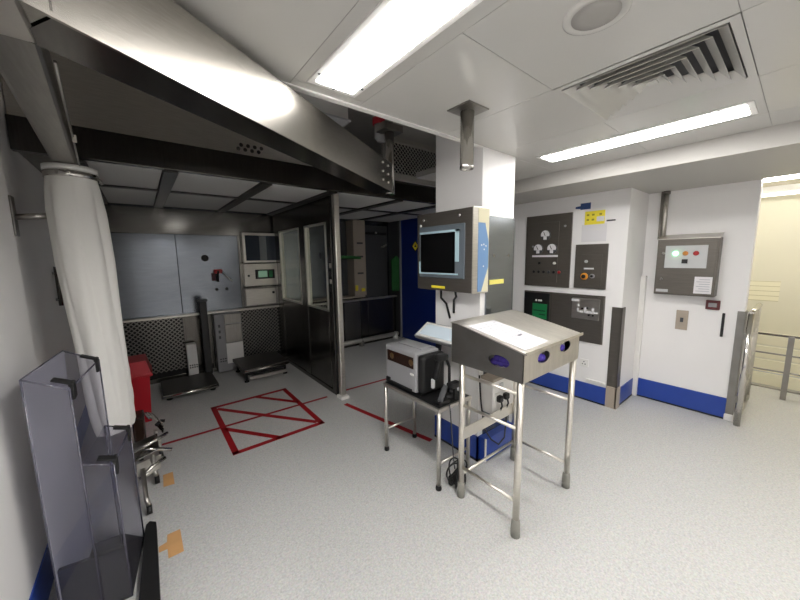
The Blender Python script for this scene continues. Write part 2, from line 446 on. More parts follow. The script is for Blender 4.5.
# void services
t = thing('service_duct', 'pale square duct in the open ceiling void above the beam', 'duct', (1.35, 2.9, 2.85))
B(1.08, 1.50, 2.55, 3.0, 2.75, 3.2, bev=.004).build('duct_body', W_TRIM, t)
B(1.07, 1.51, 2.53, 3.02, 2.745, 2.76).build('flange', GREYLT, t)
t = thing('sprinkler_valve', 'grey pipe with a red collar hanging in the ceiling void', 'pipe', (1.55, 2.3, 2.5))
MB().cyl((1.66, 2.3, 3.2), (1.66, 2.3, 2.70), .045).build('pipe', GREYMD, t)
MB().lathe([(.07, 2.73), (.07, 2.685), (.055, 2.68)], (1.66, 2.3, 0)).build('collar', RED_PL, t)
MB().lathe([(.055, 2.685), (.055, 2.58), (.03, 2.55)], (1.66, 2.3, 0)).build('valve_body', GREYMD, t)

# booth back wall: door leaves, header
t = thing('booth_back_panel', 'grey stainless double panel wall at the back of the booth with a header strip', 'wall panel', (.3, 5.25, .86))
B(-.545, .389, 5.24, 5.298, .87, 1.935, bev=.003).build('panel', STEEL_S, t)
B(.394, 1.14, 5.24, 5.298, .87, 1.935, bev=.003).build('panel', STEEL_S, t)
B(1.145, 1.70, 5.245, 5.298, .87, 1.935, bev=.003).build('panel', STEEL_P, t)
B(-.545, 1.72, 5.24, 5.298, 1.94, 2.262, bev=.003).build('header', STEEL_P, t)
MB().lathe([(.045, 0), (.045, -.012), (.036, -.016), (.03, -.01)], (.712, 5.24, 1.62), 24, 'y').build('round_port', BLACK, t)
# low barrier with perforated mesh
def barrier(name, label, x0, x1, y, z1, spans, loc):
    t = thing(name, label, 'mesh panel', loc)
    B(x0, x1, y+.02, y+.05, .02, z1).build('dark_void_sheet', BACKING, t)  # dark sheet in place of the dark void seen through the mesh
    for a, b, kind in spans:
        if kind == 'mesh':
            MB().lattice(lambda u, v, d: V(u, y+d, v), a+.012, b-.012, .12, z1-.02, .055, .013, .01).build('perforated_sheet', STEEL_D, t)
        else:
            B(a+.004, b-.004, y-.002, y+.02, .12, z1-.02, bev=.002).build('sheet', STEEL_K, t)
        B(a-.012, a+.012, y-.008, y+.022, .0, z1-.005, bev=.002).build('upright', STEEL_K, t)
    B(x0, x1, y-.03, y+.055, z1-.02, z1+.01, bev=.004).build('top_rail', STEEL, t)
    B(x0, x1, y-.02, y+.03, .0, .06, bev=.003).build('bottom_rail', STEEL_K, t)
    return t
barrier('mesh_barrier', 'low perforated steel barrier along the booth back wall', -.545, 1.68, 5.18, .86,
        [(-.53, .385, 'mesh'), (.385, .70, 'sheet'), (.70, 1.08, 'sheet'), (1.08, 1.66, 'mesh')], (.5, 5.2, 0))
# screen window + display unit
t = thing('viewing_window', 'square framed dark window above the green display unit', 'window', (1.47, 5.22, 1.54))
B(1.19, 1.75, 5.15, 5.20, 1.545, 1.985, bev=.004).build('frame', STEEL, t)
B(1.225, 1.70, 5.143, 5.152, 1.575, 1.945, bev=.002).build('pane', mat('smoked_blue_glass', (58, 66, 78), .12, .3), t)
B(1.42, 1.52, 5.140, 5.145, 1.58, 1.94).build('pale_strip', mat('pale_glass_strip', (112, 118, 124), .2, .2), t)  # paler strip down the dark pane
B(1.19, 1.75, 5.195, 5.239, 1.56, 1.97).build('back_box', STEEL_D, t)
t = thing('display_unit', 'stainless weighing display with a green lit readout on the booth wall', 'display', (1.45, 5.2, 1.19))
B(1.18, 1.73, 5.13, 5.239, 1.195, 1.53, bev=.008).build('housing', STEEL, t)
B(1.33, 1.61, 5.118, 5.132, 1.30, 1.44, bev=.003).build('bezel', BLACK, t)
B(1.37, 1.50, 5.114, 5.120, 1.325, 1.42).build('readout', LCD_LIT, t)
B(1.525, 1.58, 5.114, 5.120, 1.325, 1.42).build('keypad', GREENLCD, t)
MB().cyl((1.235, 5.131, 1.352), (1.235, 5.118, 1.352), .016, seg=14).build('button', BLACK, t)
t = thing('wall_cabinet', 'flat stainless hatch below the green display unit', 'cabinet', (1.42, 5.2, .88))
B(1.17, 1.70, 5.17, 5.239, .89, 1.165, bev=.005).build('body', STEEL_D, t)
B(1.19, 1.62, 5.16, 5.172, .905, 1.15, bev=.003).build('door', STEEL, t)
MB().cyl((1.585, 5.161, 1.08), (1.585, 5.148, 1.08), .02, seg=12).build('latch', BLACK, t)
# red hand tool holder
t = thing('tool_holder', 'small red holder with white wand clipped on the grey booth wall', 'holder', (.85, 5.2, 1.28))
B(.775, .82, 5.20, 5.2395, 1.30, 1.41, bev=.006).build('holder', DKRED, t)
B(.80, .91, 5.19, 5.2395, 1.40, 1.46, bev=.012).build('clip', LED_R, t)
MB().tube([(.85, 5.195, 1.44), (.845, 5.19, 1.36), (.84, 5.195, 1.285)], .014).build('grip', BLACK, t)
MB().tube([(.90, 5.20, 1.42), (.98, 5.195, 1.33), (1.02, 5.2, 1.29)], .009).build('wand', GREYLT, t)
for x, lab in ((.822, 'left black knob under the red tool holder'), (.951, 'right black knob under the red tool holder')):
    MB().lathe([(.02, 0), (.02, -.014), (.014, -.022)], (x, 5.2395, 1.175), 16, 'y').build('knob', BLACK, t)['label'] = lab

# partition between bays
XP = 1.68
t = thing('booth_partition', 'stainless partition with two glazed panes over dark lower panels', 'partition', (XP, 4.1, 0))
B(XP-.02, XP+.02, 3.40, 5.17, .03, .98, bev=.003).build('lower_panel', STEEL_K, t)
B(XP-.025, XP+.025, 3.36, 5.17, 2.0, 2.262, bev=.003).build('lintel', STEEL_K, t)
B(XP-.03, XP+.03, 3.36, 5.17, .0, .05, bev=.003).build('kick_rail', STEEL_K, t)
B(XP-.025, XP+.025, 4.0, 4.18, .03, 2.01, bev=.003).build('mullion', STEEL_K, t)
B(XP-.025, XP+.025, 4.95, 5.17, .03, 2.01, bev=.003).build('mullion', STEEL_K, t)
for ya, yb in ((3.40, 4.0), (4.18, 4.95)):
    mb = MB()
    for a in ((ya, ya+.022, .98, 2.0), (yb-.03, yb, .98, 2.0), (ya, yb, .98, 1.005), (ya, yb, 1.98, 2.0)):
        mb.box(XP-.03, XP+.03, a[0], a[1], a[2], a[3], bev=.002)
    f = mb.build('pane_frame', ALU, t)
    B(XP-.004, XP+.004, ya+.02, yb-.02, 1.0, 1.985).build('pane', GLASS, f)
MB().lathe([(.04, 0), (.04, -.003), (.03, -.004)], (XP-.0045, 3.6, 1.63), 20, 'x').build('round_marker', BLACK, t)
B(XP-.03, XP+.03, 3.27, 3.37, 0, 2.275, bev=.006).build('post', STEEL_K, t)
B(XP-.03, XP+.035, 3.16, 3.225, 0.03, 2.275, bev=.012).build('post', STEEL, t)
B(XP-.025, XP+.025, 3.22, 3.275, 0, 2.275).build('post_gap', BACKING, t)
for k in range(5): B(XP-.034, XP-.028, 3.285, 3.325, 1.22+k*.09, 1.27+k*.09).build('marker', (BLACK, ALU)[k % 2], t)
B(XP-.05, XP+.05, 3.12, 3.24, 0, .035, bev=.006).build('foot_cover', WHITE_PL, t)

# right bay: rear fittings
barrier('mesh_barrier', 'low steel barrier with mesh and sheet in the right bay behind the printer', 1.75, 3.9, 5.0, .84,
        [(1.8, 2.72, 'mesh'), (2.72, 3.08, 'mesh'), (3.08, 3.24, 'sheet'), (3.24, 3.88, 'sheet')], (2.9, 5.0, 0))
t = thing('bay_counter', 'beige shelf on the barrier top in the right bay', 'shelf', (2.8, 5.15, .87))
B(1.75, 3.2, 5.03, 5.29, .872, .90, bev=.004).build('shelf_board', TAUPE, t)
t = thing('bumper_rail', 'pale bumper rail along the floor of the right bay', 'rail', (2.9, 4.93, 0))
MB().cyl((1.75, 4.92, .1), (3.86, 4.92, .1), .04, seg=16).build('rail', ALU, t)
for x in (1.95, 3.02, 3.8): MB().lathe([(.05, 0), (.05, .06), (.045, .1), (.02, .145)], (x, 4.92, 0), 16).build('bracket', (ALU, STEEL_D, WHITE_PL)[int(x > 2)+int(x > 3.5)], t)
t = thing('bay_pillar', 'tan upright with switches beside the dark door in the right bay', 'pillar', (3.1, 5.1, .9))
B(2.99, 3.24, 5.05, 5.299, .90, 2.262, bev=.004).build('pillar_body', TAUPE, t)
for z in (1.3, 1.6, 1.84): B(3.06, 3.18, 5.042, 5.052, z, z+.03).build('switch', GREYDK, t)
B(3.0, 3.05, 5.03, 5.052, 1.0, 1.1).build('yellow_tag', YELLOW, t)
B(3.13, 3.20, 5.03, 5.052, .98, 1.04).build('yellow_tag', YELLOW, t)
t = thing('bay_door', 'dark grey door at the back of the right bay', 'door', (3.55, 5.2, 0))
B(3.26, 3.86, 5.22, 5.298, 0, 2.20, bev=.004).build('door_leaf', GREYDK, t)
B(3.28, 3.80, 5.16, 5.222, 2.02, 2.07, bev=.004).build('door_closer', BLACK, t)
MB().tube([(3.72, 5.22, 1.80), (3.72, 5.17, 1.80), (3.8, 5.165, 1.84)], .018).build('handle', STEEL, t)
MB().ball((3.55, 5.155, 2.06), .02).build('indicator', WHITE_PL, t)
tag(MB().tube([(2.7, 5.2, 1.6), (2.85, 5.19, 1.61), (3.0, 5.02, 1.6), (3.1, 5.0, 1.59)], .03, radii=[.03, .03, .026, .02]).build('green_hose', GREENCL), 'green hose end beside the tan pillar', 'hose')
mb = MB(); N = 14
for k in range(N):
    y = 4.93; x0 = 3.755+k*.014
    mb.box(x0, x0+.015, y+.012*math.sin(k*1.3), y+.03+.012*math.sin(k*1.3), .98-.02*(k % 3), 1.62-.01*abs(k-7))
tag(mb.build('green_apron', GREENCL), 'green apron hanging beside the blue sheet', 'apron')
# blue sheet wall on the right of the bay, with hazard sticker
struct(B(3.93, 3.97, 2.45, 4.89, .02, 2.30).build('wall_blue', BLUE_CUR))
B(3.91, 3.935, 4.86, 4.90, .02, 2.28).build('edge_post', GREYMD, bpy.data.objects['wall_blue'])
struct(B(3.95, 3.97, 4.89, 5.3, 0, 2.3).build('wall_bay_end', GREYDK))
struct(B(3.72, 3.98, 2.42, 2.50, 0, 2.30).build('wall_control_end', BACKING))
t = thing('hazard_sticker', 'yellow and black diamond sticker on the dark blue sheet', 'sticker', (3.93, 4.46, 1.79))
def dia(x, h): return [(x, 4.45+h, 1.79), (x, 4.45, 1.79+h), (x, 4.45-h, 1.79), (x, 4.45, 1.79-h)]
MB().prism(dia(3.929, .105), (-.002, 0, 0)).build('border', BLACK, t)
MB().prism(dia(3.9275, .08), (-.002, 0, 0)).build('face', YELLOW, t)
MB().prism([(3.926, 4.48, 1.77), (3.926, 4.45, 1.83), (3.926, 4.42, 1.77)], (-.002, 0, 0)).build('mark', BLACK, t)

# floor scales
def floor_scale(name, label, x0, x1, y0, y1, zt):
    t = thing(name, label, 'scale', ((x0+x1)/2, (y0+y1)/2, 0))
    B(x0, x1, y0, y1, zt-.045, zt, bev=.006).build('platform', RAILDK, t)
    B(x0+.04, x1-.04, y0+.04, y1-.04, zt-.10, zt-.04).build('load_frame', BLACK, t)
    MB().cyl((x0+.02, y0-.008, zt-.03), (x1-.02, y0-.008, zt-.03), .018, seg=12).build('front_rail', CHROME, t)
    for x in (x0+.05, x1-.05):
        for y in (y0+.05, y1-.05): MB().lathe([(.03, 0), (.03, .015), (.015, .02), (.015, zt-.04)], (x, y, 0), 14).build('foot', BLACK2, t)
    return t
floor_scale('floor_scale', 'low stainless platform scale on the floor beside the partition', .90, 1.50, 4.38, 4.98, .19)
B(.98, 1.45, 4.372, 4.39, .035, .075).build('crossbar', STEEL, bpy.data.objects['floor_scale'])
t = thing('floor_scale', 'thin platform scale with a black post near the left mesh', 'scale', (.35, 4.6, 0))
B(.06, .62, 4.36, 4.95, .05, .085, bev=.006).build('platform', RAILDK, t)
MB().cyl((.05, 4.35, .07), (.6, 4.35, .07), .022, seg=12).build('front_rail', CHROME, t)
for x in (.12, .56):
    for y in (4.45, 4.88): MB().lathe([(.03, 0), (.03, .02), (.015, .025), (.015, .055)], (x, y, 0), 14).build('foot', BLACK2, t)
B(.555, .64, 4.93, 5.0, .05, 1.05, bev=.008).build('post', BLACK, t)
B(.545, .65, 4.90, 5.01, 1.05, 1.075, bev=.004).build('post_cap', GREYDK, t)
t = thing('label_box', 'upright white box with a perforated foot beside the scale post', 'box', (.43, 5.05, 0))
B(.372, .485, 5.0, 5.12, .02, .485, bev=.008).build('body', WHITE_PL, t)
mb = MB()
for i in range(4): mb.box(.388+i*.025, .403+i*.025, 4.997, 5.002, .16, .178).box(.388+i*.025, .403+i*.025, 4.997, 5.002, .19, .208)
mb.build('holes', BLACK, t)
t = thing('storage_unit', 'pale grey drawer unit against the barrier left of the right mesh', 'cabinet', (.88, 5.05, 0))
B(.72, 1.06, 5.0, 5.147, .02, .845, bev=.004).build('body', GREYMD, t)
B(.84, 1.055, 4.988, 5.003, .70, .835, bev=.003).build('drawer', STEEL_D, t)
B(.84, 1.055, 4.988, 5.003, .43, .69, bev=.003).build('drawer', STEEL_D, t)
B(.84, 1.055, 4.985, 5.003, .13, .42, bev=.003).build('panel', WHITE_PL, t)
for z in (.5, .58, .66): B(.76, .785, 4.996, 5.003, z, z+.04).build('slot', GREYDK, t)
mb = MB()
for i in range(5): mb.box(.75+i*.03, .768+i*.03, 4.996, 5.002, .2, .215).box(.75+i*.03, .768+i*.03, 4.996, 5.002, .165, .18)
mb.build('holes', BLACK, t)

# ------------------------------------------------------------------ overhead frame and sleeve
d = Vector((math.sin(math.radians(58.19)), math.cos(math.radians(58.19)), 0)); nrm = Vector((-d.y, d.x, 0))   # nrm points to the booth
def on(s_, off, z): 
    p = Vector((.189, 1.187, 0)) + d*s_ + nrm*off; return (p.x, p.y, z)
t = thing('overhead_frame', 'large stainless beam and arm frame crossing overhead to the column', 'frame', (.5, 1.4, 2.1))
z0, z1 = 2.1, 2.318
a, b = -.335, 1.63
MB().hexa([on(a, 0, z0), on(b, 0, z0), on(b, .15, z0), on(a, .15, z0)], [on(a, 0, z1-.012), on(b, 0, z1-.012), on(b, .15, z1-.012), on(a, .15, z1-.012)]).build('beam', STEEL_H, t)
MB().hexa([on(-.33, .008, z0-.003), on(1.628, .008, z0-.003), on(1.628, .149, z0-.003), on(-.33, .149, z0-.003)], [on(-.33, .008, z0+.001), on(1.628, .008, z0+.001), on(1.628, .149, z0+.001), on(-.33, .149, z0+.001)]).build('underside_dark_reflection', STEEL_K, t)  # dark sheet imitates the beam underside reflecting the dark booth
a = -.85
MB().hexa([on(a, 0, z0), on(-.33, 0, z0), on(-.33, .15, z0), on(a, .15, z0)], [on(a, 0, z0+.035), on(-.33, 0, z0+.035), on(-.33, .15, z0+.035), on(a, .15, z0+.035)]).build('base_plate', STEEL_H, t)
MB().hexa([on(-.47, .03, z0+.03), on(-.345, .03, z0+.03), on(-.345, .12, z0+.03), on(-.47, .12, z0+.03)], [on(-.47, .03, 2.349), on(-.345, .03, 2.349), on(-.345, .12, 2.349), on(-.47, .12, 2.349)]).build('dark_slot_box', BLACK, t)  # black box stands in for the dark slot at the beam end
mb = MB()
mb.hexa([on(a, -.003, z0-.004), on(b, -.003, z0-.004), on(b, .006, z0-.004), on(a, .006, z0-.004)], [on(a, -.003, z0+.006), on(b, -.003, z0+.006), on(b, .006, z0+.006), on(a, .006, z0+.006)])
mb.build('edge_bead', STEEL_H, t)
# arm running back to the sleeve
arm0 = V(-.185, 1.15, 2.17); arm1 = V(-.300, 2.88, 2.235)
MB().bar(arm0, arm1, .105, .12, bev=.012).build('arm', STEEL_D, t)
# slender rod bracing beside the arm
MB().cyl((-.125, 1.28, 2.12), (-.235, 2.86, 2.165), .004, seg=8).build('brace_rod', STEEL_D, t)
B(-.182, -.168, 2.055, 2.067, 2.12, 2.15).build('brace_clip', ALU, t)
pe = Vector(on(1.672, .035, 0))
MB().cyl((pe.x, pe.y, 2.09), (pe.x, pe.y, 2.55), .037, seg=24).build('hanger_post', CHROME, t)
MB().box(pe.x-.09, pe.x+.09, pe.y-.06, pe.y+.06, 2.55, 2.60, bev=.004).cyl((pe.x, pe.y, 2.6), (pe.x, pe.y, 3.2), .03).build('hanger_bracket', STEEL_D, t)
for s_ in (1.44, 1.54):
    for z in (2.15, 2.21, 2.27):
        q = Vector(on(s_, 0, z)); MB().cyl(q+nrm*.001, q-nrm*.008, .008, seg=8).build('bolt', ALU, t)
# rounded access plate under the near end
MB().box(-.33, -.13, .98, 1.16, 2.096, 2.135, bev=.012, seg=3).build('end_plate', STEEL, t)

t = thing('fabric_sleeve', 'white fabric sleeve hanging over the upright near the left wall', 'sleeve', (-.25, 2.85, .5))
prof = [(2.14, -.277, .108), (2.12, -.277, .112), (2.02, -.28, .121), (1.9, -.279, .125), (1.6, -.273, .130), (1.3, -.266, .124), (1.0, -.258, .120), (.75, -.252, .117), (.60, -.247, .112), (.50, -.244, .104), (.46, -.244, .098)]
prof2 = []
for (p, q) in zip(prof, prof[1:]):
    n_ = max(1, int((p[0]-q[0])/.045))
    for k in range(n_):
        f = k/n_; prof2.append(tuple(p[i]*(1-f)+q[i]*f for i in range(3)))
prof2.append(prof[-1])
mb = MB(); seg = 96; rings = []
for i, (z, cx_, rr) in enumerate(prof2):
    f = min(1, (2.14-z)/.25); lowf = max(0, (1.1-z)/.6)
    rg = []
    for k in range(seg):
        a = 2*PI*k/seg
        w = f*(.06*math.sin(3*a+.8+z*.5)+.13*abs(math.sin(3.5*a+.9*z+.4))**.6+.03*math.sin(9*a-2*z)-.08) + lowf*.035*math.sin(z*38+2.5*math.sin(a*2))*(.5+.5*math.sin(a+1))
        rg.append(mb.bm.verts.new((cx_+rr*(1+w)*math.cos(a), 2.85+rr*.98*(1+w)*math.sin(a), z)))
    rings.append(rg)
for A, C_ in zip(rings, rings[1:]):
    for k in range(seg):
        f = mb.bm.faces.new((A[k], A[(k+1) % seg], C_[(k+1) % seg], C_[k])); f.smooth = True
mb.bm.faces.new(rings[0])
mb.build('sleeve', FABRIC, t)
MB().lathe([(.119, 2.128), (.123, 2.128), (.123, 2.095), (.119, 2.095)], (-.277, 2.85, 0), 40).build('clamp_band', CHROME, t)
MB().lathe([(.110, 2.165), (.124, 2.163), (.124, 2.135), (.110, 2.133)], (-.277, 2.85, 0), 40).build('collar', WHITE_PL, t)
MB().tube([(-.16, 2.82, 2.11), (-.148, 2.81, 2.10), (-.14, 2.81, 2.075)], .008).build('clamp_screw', STEEL_D, t)
# bracket from left wall
t = thing('wall_bracket', 'short steel bracket joining the left wall to the white sleeve', 'bracket', (-.5, 2.9, 1.85))
B(-.552, -.54, 2.86, 2.93, 1.75, 1.98, bev=.004).build('wall_plate', STEEL_D, t)
MB().cyl((-.545, 2.895, 1.86), (-.40, 2.87, 1.875), .018, seg=12).build('stay', STEEL, t)
t = thing('wall_rod', 'slim dark rod on the wall behind the white sleeve', 'rod', (-.54, 3.7, 1.25))
MB().cyl((-.525, 3.7, 1.25), (-.525, 3.7, 1.56), .014, seg=12).build('rod', STEEL_K, t)
for z in (1.30, 1.51): MB().cyl((-.551, 3.7, z), (-.525, 3.7, z), .010, seg=10).build('standoff', STEEL_D, t)

# ------------------------------------------------------------------ acrylic dispenser by the left wall
t = thing('acrylic_dispenser', 'clear acrylic stepped dispenser on a black base by the left wall', 'dispenser', (-.33, 2.35, 0))
K_ = .89
FL, FR, BR, BL = [(x*K_, y*K_) for x, y in ((-.465, 2.13), (-.316, 2.113), (-.254, 2.655), (-.404, 2.672))]
gl, gr, hr, hl = [(x*K_, y*K_) for x, y in ((-.313, 2.113), (-.2, 2.10), (-.147, 2.53), (-.259, 2.545))]
def sheet(p, q, zp, zq, zb, th=.005):
    e = Vector((q[0]-p[0], q[1]-p[1], 0)).normalized(); n_ = Vector((-e.y, e.x, 0))*th
    P = [V(p[0], p[1], zb), V(q[0], q[1], zb), V(q[0], q[1], zq), V(p[0], p[1], zp)]
    return MB().hexa(P, [v+n_ for v in P])
zl, zr, yl, yr, zb = [1.6-(1.6-q)*K_ for q in (1.08, 1.0, .615, .57)]+[.004]
sheet(FL, FR, zl, zr, zb).build('tall_front', ACRYLIC, t)
sheet(FR, BR, zr, zr, zb).build('tall_side', ACRYLIC, t)
sheet(BR, BL, zr, zl, zb).build('tall_back', ACRYLIC, t)
sheet(BL, FL, zl, zl, zb).build('wall_side', FROST, t)
MB().hexa([(*FL, zl), (*FR, zr), (*BR, zr), (*BL, zl)], [(*FL, zl+.005), (*FR, zr+.005), (*BR, zr+.005), (*BL, zl+.005)]).build('tall_lid', ACRYLIC, t)
sheet(gl, gr, yl, yr, zb).build('low_front', ACRYLIC, t)
sheet(gr, hr, yr, yr, zb).build('low_side', ACRYLIC, t)
sheet(hr, hl, yr, yl, zb).build('low_back', ACRYLIC, t)
MB().hexa([(*gl, yl), (*gr, yr), (*hr, yr), (*hl, yl)], [(*gl, yl+.005), (*gr, yr+.005), (*hr, yr+.005), (*hl, yl+.005)]).build('low_lid', ACRYLIC, t)
mb = MB(); e = .0035
for p, z in ((FL, zl), (FR, zr), (BR, zr), (BL, zl), (gr, yr), (hr, yr), (hl, yl)): mb.tube([(*p, zb), (*p, z)], e, 6)
for p, q, za, zb_ in ((FL, FR, zl, zr), (FR, BR, zr, zr), (BR, BL, zr, zl), (BL, FL, zl, zl), (gl, gr, yl, yr), (gr, hr, yr, yr), (hr, hl, yr, yl)):
    mb.tube([(*p, za), (*q, zb_)], e, 6)
mb.build('cemented_edges', ACRYLEDGE, t)
def inset(P_, d_):
    c_x = sum(p[0] for p in P_)/len(P_); c_y = sum(p[1] for p in P_)/len(P_)
    return [(p[0]+d_*(1 if p[0] < c_x else -1), p[1]+d_*(1 if p[1] < c_y else -1)) for p in P_]
for P_, Q_ in ((FL, FR), (gl, gr)):
    o_ = V(0, .012, 0)
    a_ = V(*P_, .006)+o_; b_ = V(*Q_, .006)+o_
    MB().prism([a_+V(.003, 0, 0), b_-V(.003, 0, 0), b_+V(-.003, .02, 0), a_+V(.003, .02, 0)], (0, 0, .255)).build('base_panel', BLACK, t)
MB().prism([(*FL, 0), (*FR, 0), (*gr, 0), (*hr, 0), (*BR, 0), (*BL, 0)], (0, 0, .005)).build('floor_plate', BLACK, t)
def clip(p, q, f, z):
    c = V(p[0]*(1-f)+q[0]*f, p[1]*(1-f)+q[1]*f, z)
    mb = MB()
    sl = (zl-zr)/.14 if z == zr else (yl-yr)/.105
    mb.bar((c.x-.058, c.y+.004, c.z+.016+.058*sl), (c.x+.004, c.y, c.z+.016), .040, .010, bev=.003)
    mb.box(c.x-.004, c.x+.008, c.y-.03, c.y+.03, c.z-.05, c.z+.02, bev=.003)
    mb.cyl((c.x, c.y-.028, c.z+.014), (c.x, c.y+.028, c.z+.014), .009, seg=10)
    mb.build('lid_hinge', BLACK2, t)
clip(FR, BR, .08, zr); clip(FR, BR, .90, zr); clip(gr, hr, .08, yr); clip(gr, hr, .90, yr)
tag(MB().prism([(-.165, 1.5, 0), (-.075, 1.5, 0), (-.070, 2.28, 0), (-.10, 2.31, 0), (-.118, 2.29, 0), (-.126, 2.22, 0)], (0, 0, .05)).build('boot_tray', BLACK2), 'black rubber slab on the floor beside the acrylic dispenser', 'tray')

# ------------------------------------------------------------------ red bin and steel trolley on the left
t = thing('waste_bin', 'red plastic bin with a lid against the left side of the booth', 'bin', (-.12, 4.05, 0))
mb = MB(); mb.hexa([(-.21, 3.93, .01), (-.055, 3.93, .01), (-.055, 4.15, .01), (-.21, 4.15, .01)], [(-.235, 3.88, .5), (-.03, 3.88, .5), (-.03, 4.2, .5), (-.235, 4.2, .5)])
mb.build('body', RED_PL, t)
MB().hexa([(-.25, 3.865, .5), (-.012, 3.865, .5), (-.012, 4.215, .5), (-.25, 4.215, .5)], [(-.22, 3.89, .64), (-.045, 3.89, .64), (-.045, 4.19, .64), (-.22, 4.19, .64)]).build('lid', RED_PL, t)
B(-.255, -.007, 3.86, 4.22, .485, .512, bev=.006).build('rim', RED_PL, t)
t = thing('steel_trolley', 'low folded stainless trolley with black castors beside the white sleeve', 'trolley', (-.05, 2.9, 0))
MB().tube([(-.16, 2.80, .28), (-.06, 2.84, .29), (.03, 2.86, .315)], .013).build('frame_tube', CHROME, t)
MB().tube([(-.15, 2.86, .265), (-.06, 2.86, .23), (.055, 2.85, .185)], .013).build('frame_tube', CHROME, t)
MB().tube([(-.15, 2.74, .10), (-.06, 2.80, .13), (.01, 2.84, .145)], .014).build('frame_tube', CHROME, t)
MB().tube([(-.15, 2.92, .20), (-.05, 2.95, .24), (.045, 2.98, .27)], .010).build('frame_tube', CHROME, t)
mb = MB(); P0 = []
for k in range(11):
    a = k/10*2.0
    P0.append((-.06+.085*math.sin(a), 3.02, .30+.10*math.cos(a)))
for p, q in zip(P0, P0[1:]):
    mb.hexa([p, q, (q[0]-.03, q[1]+.16, q[2]), (p[0]-.03, p[1]+.16, p[2])], [(p[0]-.002, p[1], p[2]-.006), (q[0]-.006, q[1], q[2]), (q[0]-.036, q[1]+.16, q[2]), (p[0]-.032, p[1]+.16, p[2]-.006)])
mb.build('curved_plate', CHROME, t)
B(-.165, -.09, 3.10, 3.30, .20, .385, bev=.01).build('motor_box', REDBR, t)
B(-.15, .0, 2.96, 3.0, .205, .235, bev=.004).build('cross_plate', STEEL, t)
MB().hexa([(-.17, 2.80, .20), (-.02, 2.84, .22), (-.02, 3.0, .27), (-.17, 2.98, .25)], [(-.17, 2.80, .206), (-.02, 2.84, .226), (-.02, 3.0, .276), (-.17, 2.98, .256)]).build('shelf_plate', CHROME, t)
MB().hexa([(-.16, 2.72, .09), (-.02, 2.78, .11), (-.01, 2.86, .17), (-.15, 2.82, .17)], [(-.16, 2.725, .085), (-.02, 2.785, .105), (-.01, 2.865, .165), (-.15, 2.825, .165)]).build('shelf_plate', STEEL, t)
MB().tube([(-.02, 3.08, .31), (.01, 3.12, .32), (.035, 3.12, .31)], .013).build('handle_cap', BLACK, t)
for (x, y, lx, ly, lz) in ((-.05, 2.78, -.06, 2.84, .20), (-.10, 2.46, -.12, 2.74, .16), (-.01, 3.16, -.03, 3.10, .26), (-.14, 3.2, -.12, 3.16, .25)):
    f = MB().tube([(lx, ly, lz), (x-.01, y+.02, .09), (x, y, .05)], .014).build('leg', STEEL, t)
    MB().cyl((x-.014, y, .030), (x+.014, y, .030), .030, seg=16).build('castor', BLACK, f)

# ------------------------------------------------------------------ floor tape
def strip(mb, p, q, w, h=.0015, z=.0003):
    p = V(*p, z); q = V(*q, z); e_ = (q-p).normalized(); n_ = V(-e_.y, e_.x, 0)*w/2
    mb.hexa([p-n_, q-n_, q+n_, p+n_], [v+V(0, 0, h) for v in (p-n_, q-n_, q+n_, p+n_)])
mb = MB(); w = .05
for p, q in (((.449, 3.87), (1.262, 3.87)), ((1.24, 3.89), (1.24, 2.785)), ((1.262, 2.81), (.449, 2.81)), ((.474, 2.79), (.474, 3.89)),
             ((.919, 3.854), (1.245, 3.40)), ((.5, 3.817), (1.212, 2.854)), ((.482, 3.299), (.841, 2.80))):
    strip(mb, p, q, w)
tag(mb.build('floor_tape', RED_TAPE), 'red tape square with diagonal stripes on the grey floor', 'tape')
mb = MB(); strip(mb, (.0, 3.36), (1.55, 3.32), .035, z=.002)
tag(mb.build('floor_tape', RED_TAPE), 'long thin red tape line crossing the striped square', 'tape')
mb = MB(); strip(mb, (1.79, 3.35), (2.75, 3.30), .035)
tag(mb.build('floor_tape', RED_TAPE), 'red tape line in the right bay from partition post to printer', 'tape')
mb = MB(); strip(mb, (1.62, 3.02), (1.845, 1.90), .05)
tag(mb.build('floor_tape', RED_TAPE), 'red tape line running under the printer table to the column', 'tape')
mb = MB(); mb.prism([(-.02, 2.70, .0003), (.045, 2.69, .0003), (.045, 2.86, .0003), (-.015, 2.86, .0003)], (0, 0, .0015)); tag(mb.build('tape_patch', BEIGETP), 'small beige tape patch beside the trolley castor', 'tape')
mb = MB(); mb.prism([(-.03, 2.0, .0003), (.04, 2.0, .0003), (.038, 2.19, .0003), (-.025, 2.19, .0003), (-.03, 2.13, .0003), (-.068, 2.12, .0003), (-.068, 2.075, .0003), (-.03, 2.075, .0003)], (0, 0, .0015)); tag(mb.build('tape_patch', BEIGETP), 'larger beige tape patch beside the black rubber slab', 'tape')

# ------------------------------------------------------------------ monitor enclosure on the column
t = thing('monitor_enclosure', 'wall-hung stainless monitor enclosure with a black screen on the column', 'monitor', (1.87, 1.74, 1.33))
XF = 1.808
B(XF, 1.928, 1.452, 2.025, 1.335, 1.935, bev=.006).build('housing', STEEL_B, t)
bz = B(XF-.012, XF+.002, 1.515, 1.985, 1.435, 1.832, bev=.005).build('bezel', GREYBZ, t)
B(XF-.016, XF-.010, 1.60, 1.965, 1.475, 1.775, bev=.002).build('screen', SCREEN, bz)
MB().box(XF-.0165, XF-.011, 1.562, 1.975, 1.776, 1.792).box(XF-.0165, XF-.011, 1.562, 1.597, 1.56, 1.792).box(XF-.0165, XF-.011, 1.57, 1.975, 1.462, 1.473).box(XF-.0165, XF-.011, 1.968, 1.985, 1.462, 1.56).build('screen_border', CYANEDGE, bz)
B(XF-.004, 1.985, 1.443, 1.4525, 1.332, 1.938, bev=.003).build('side_plate', STEEL, t)
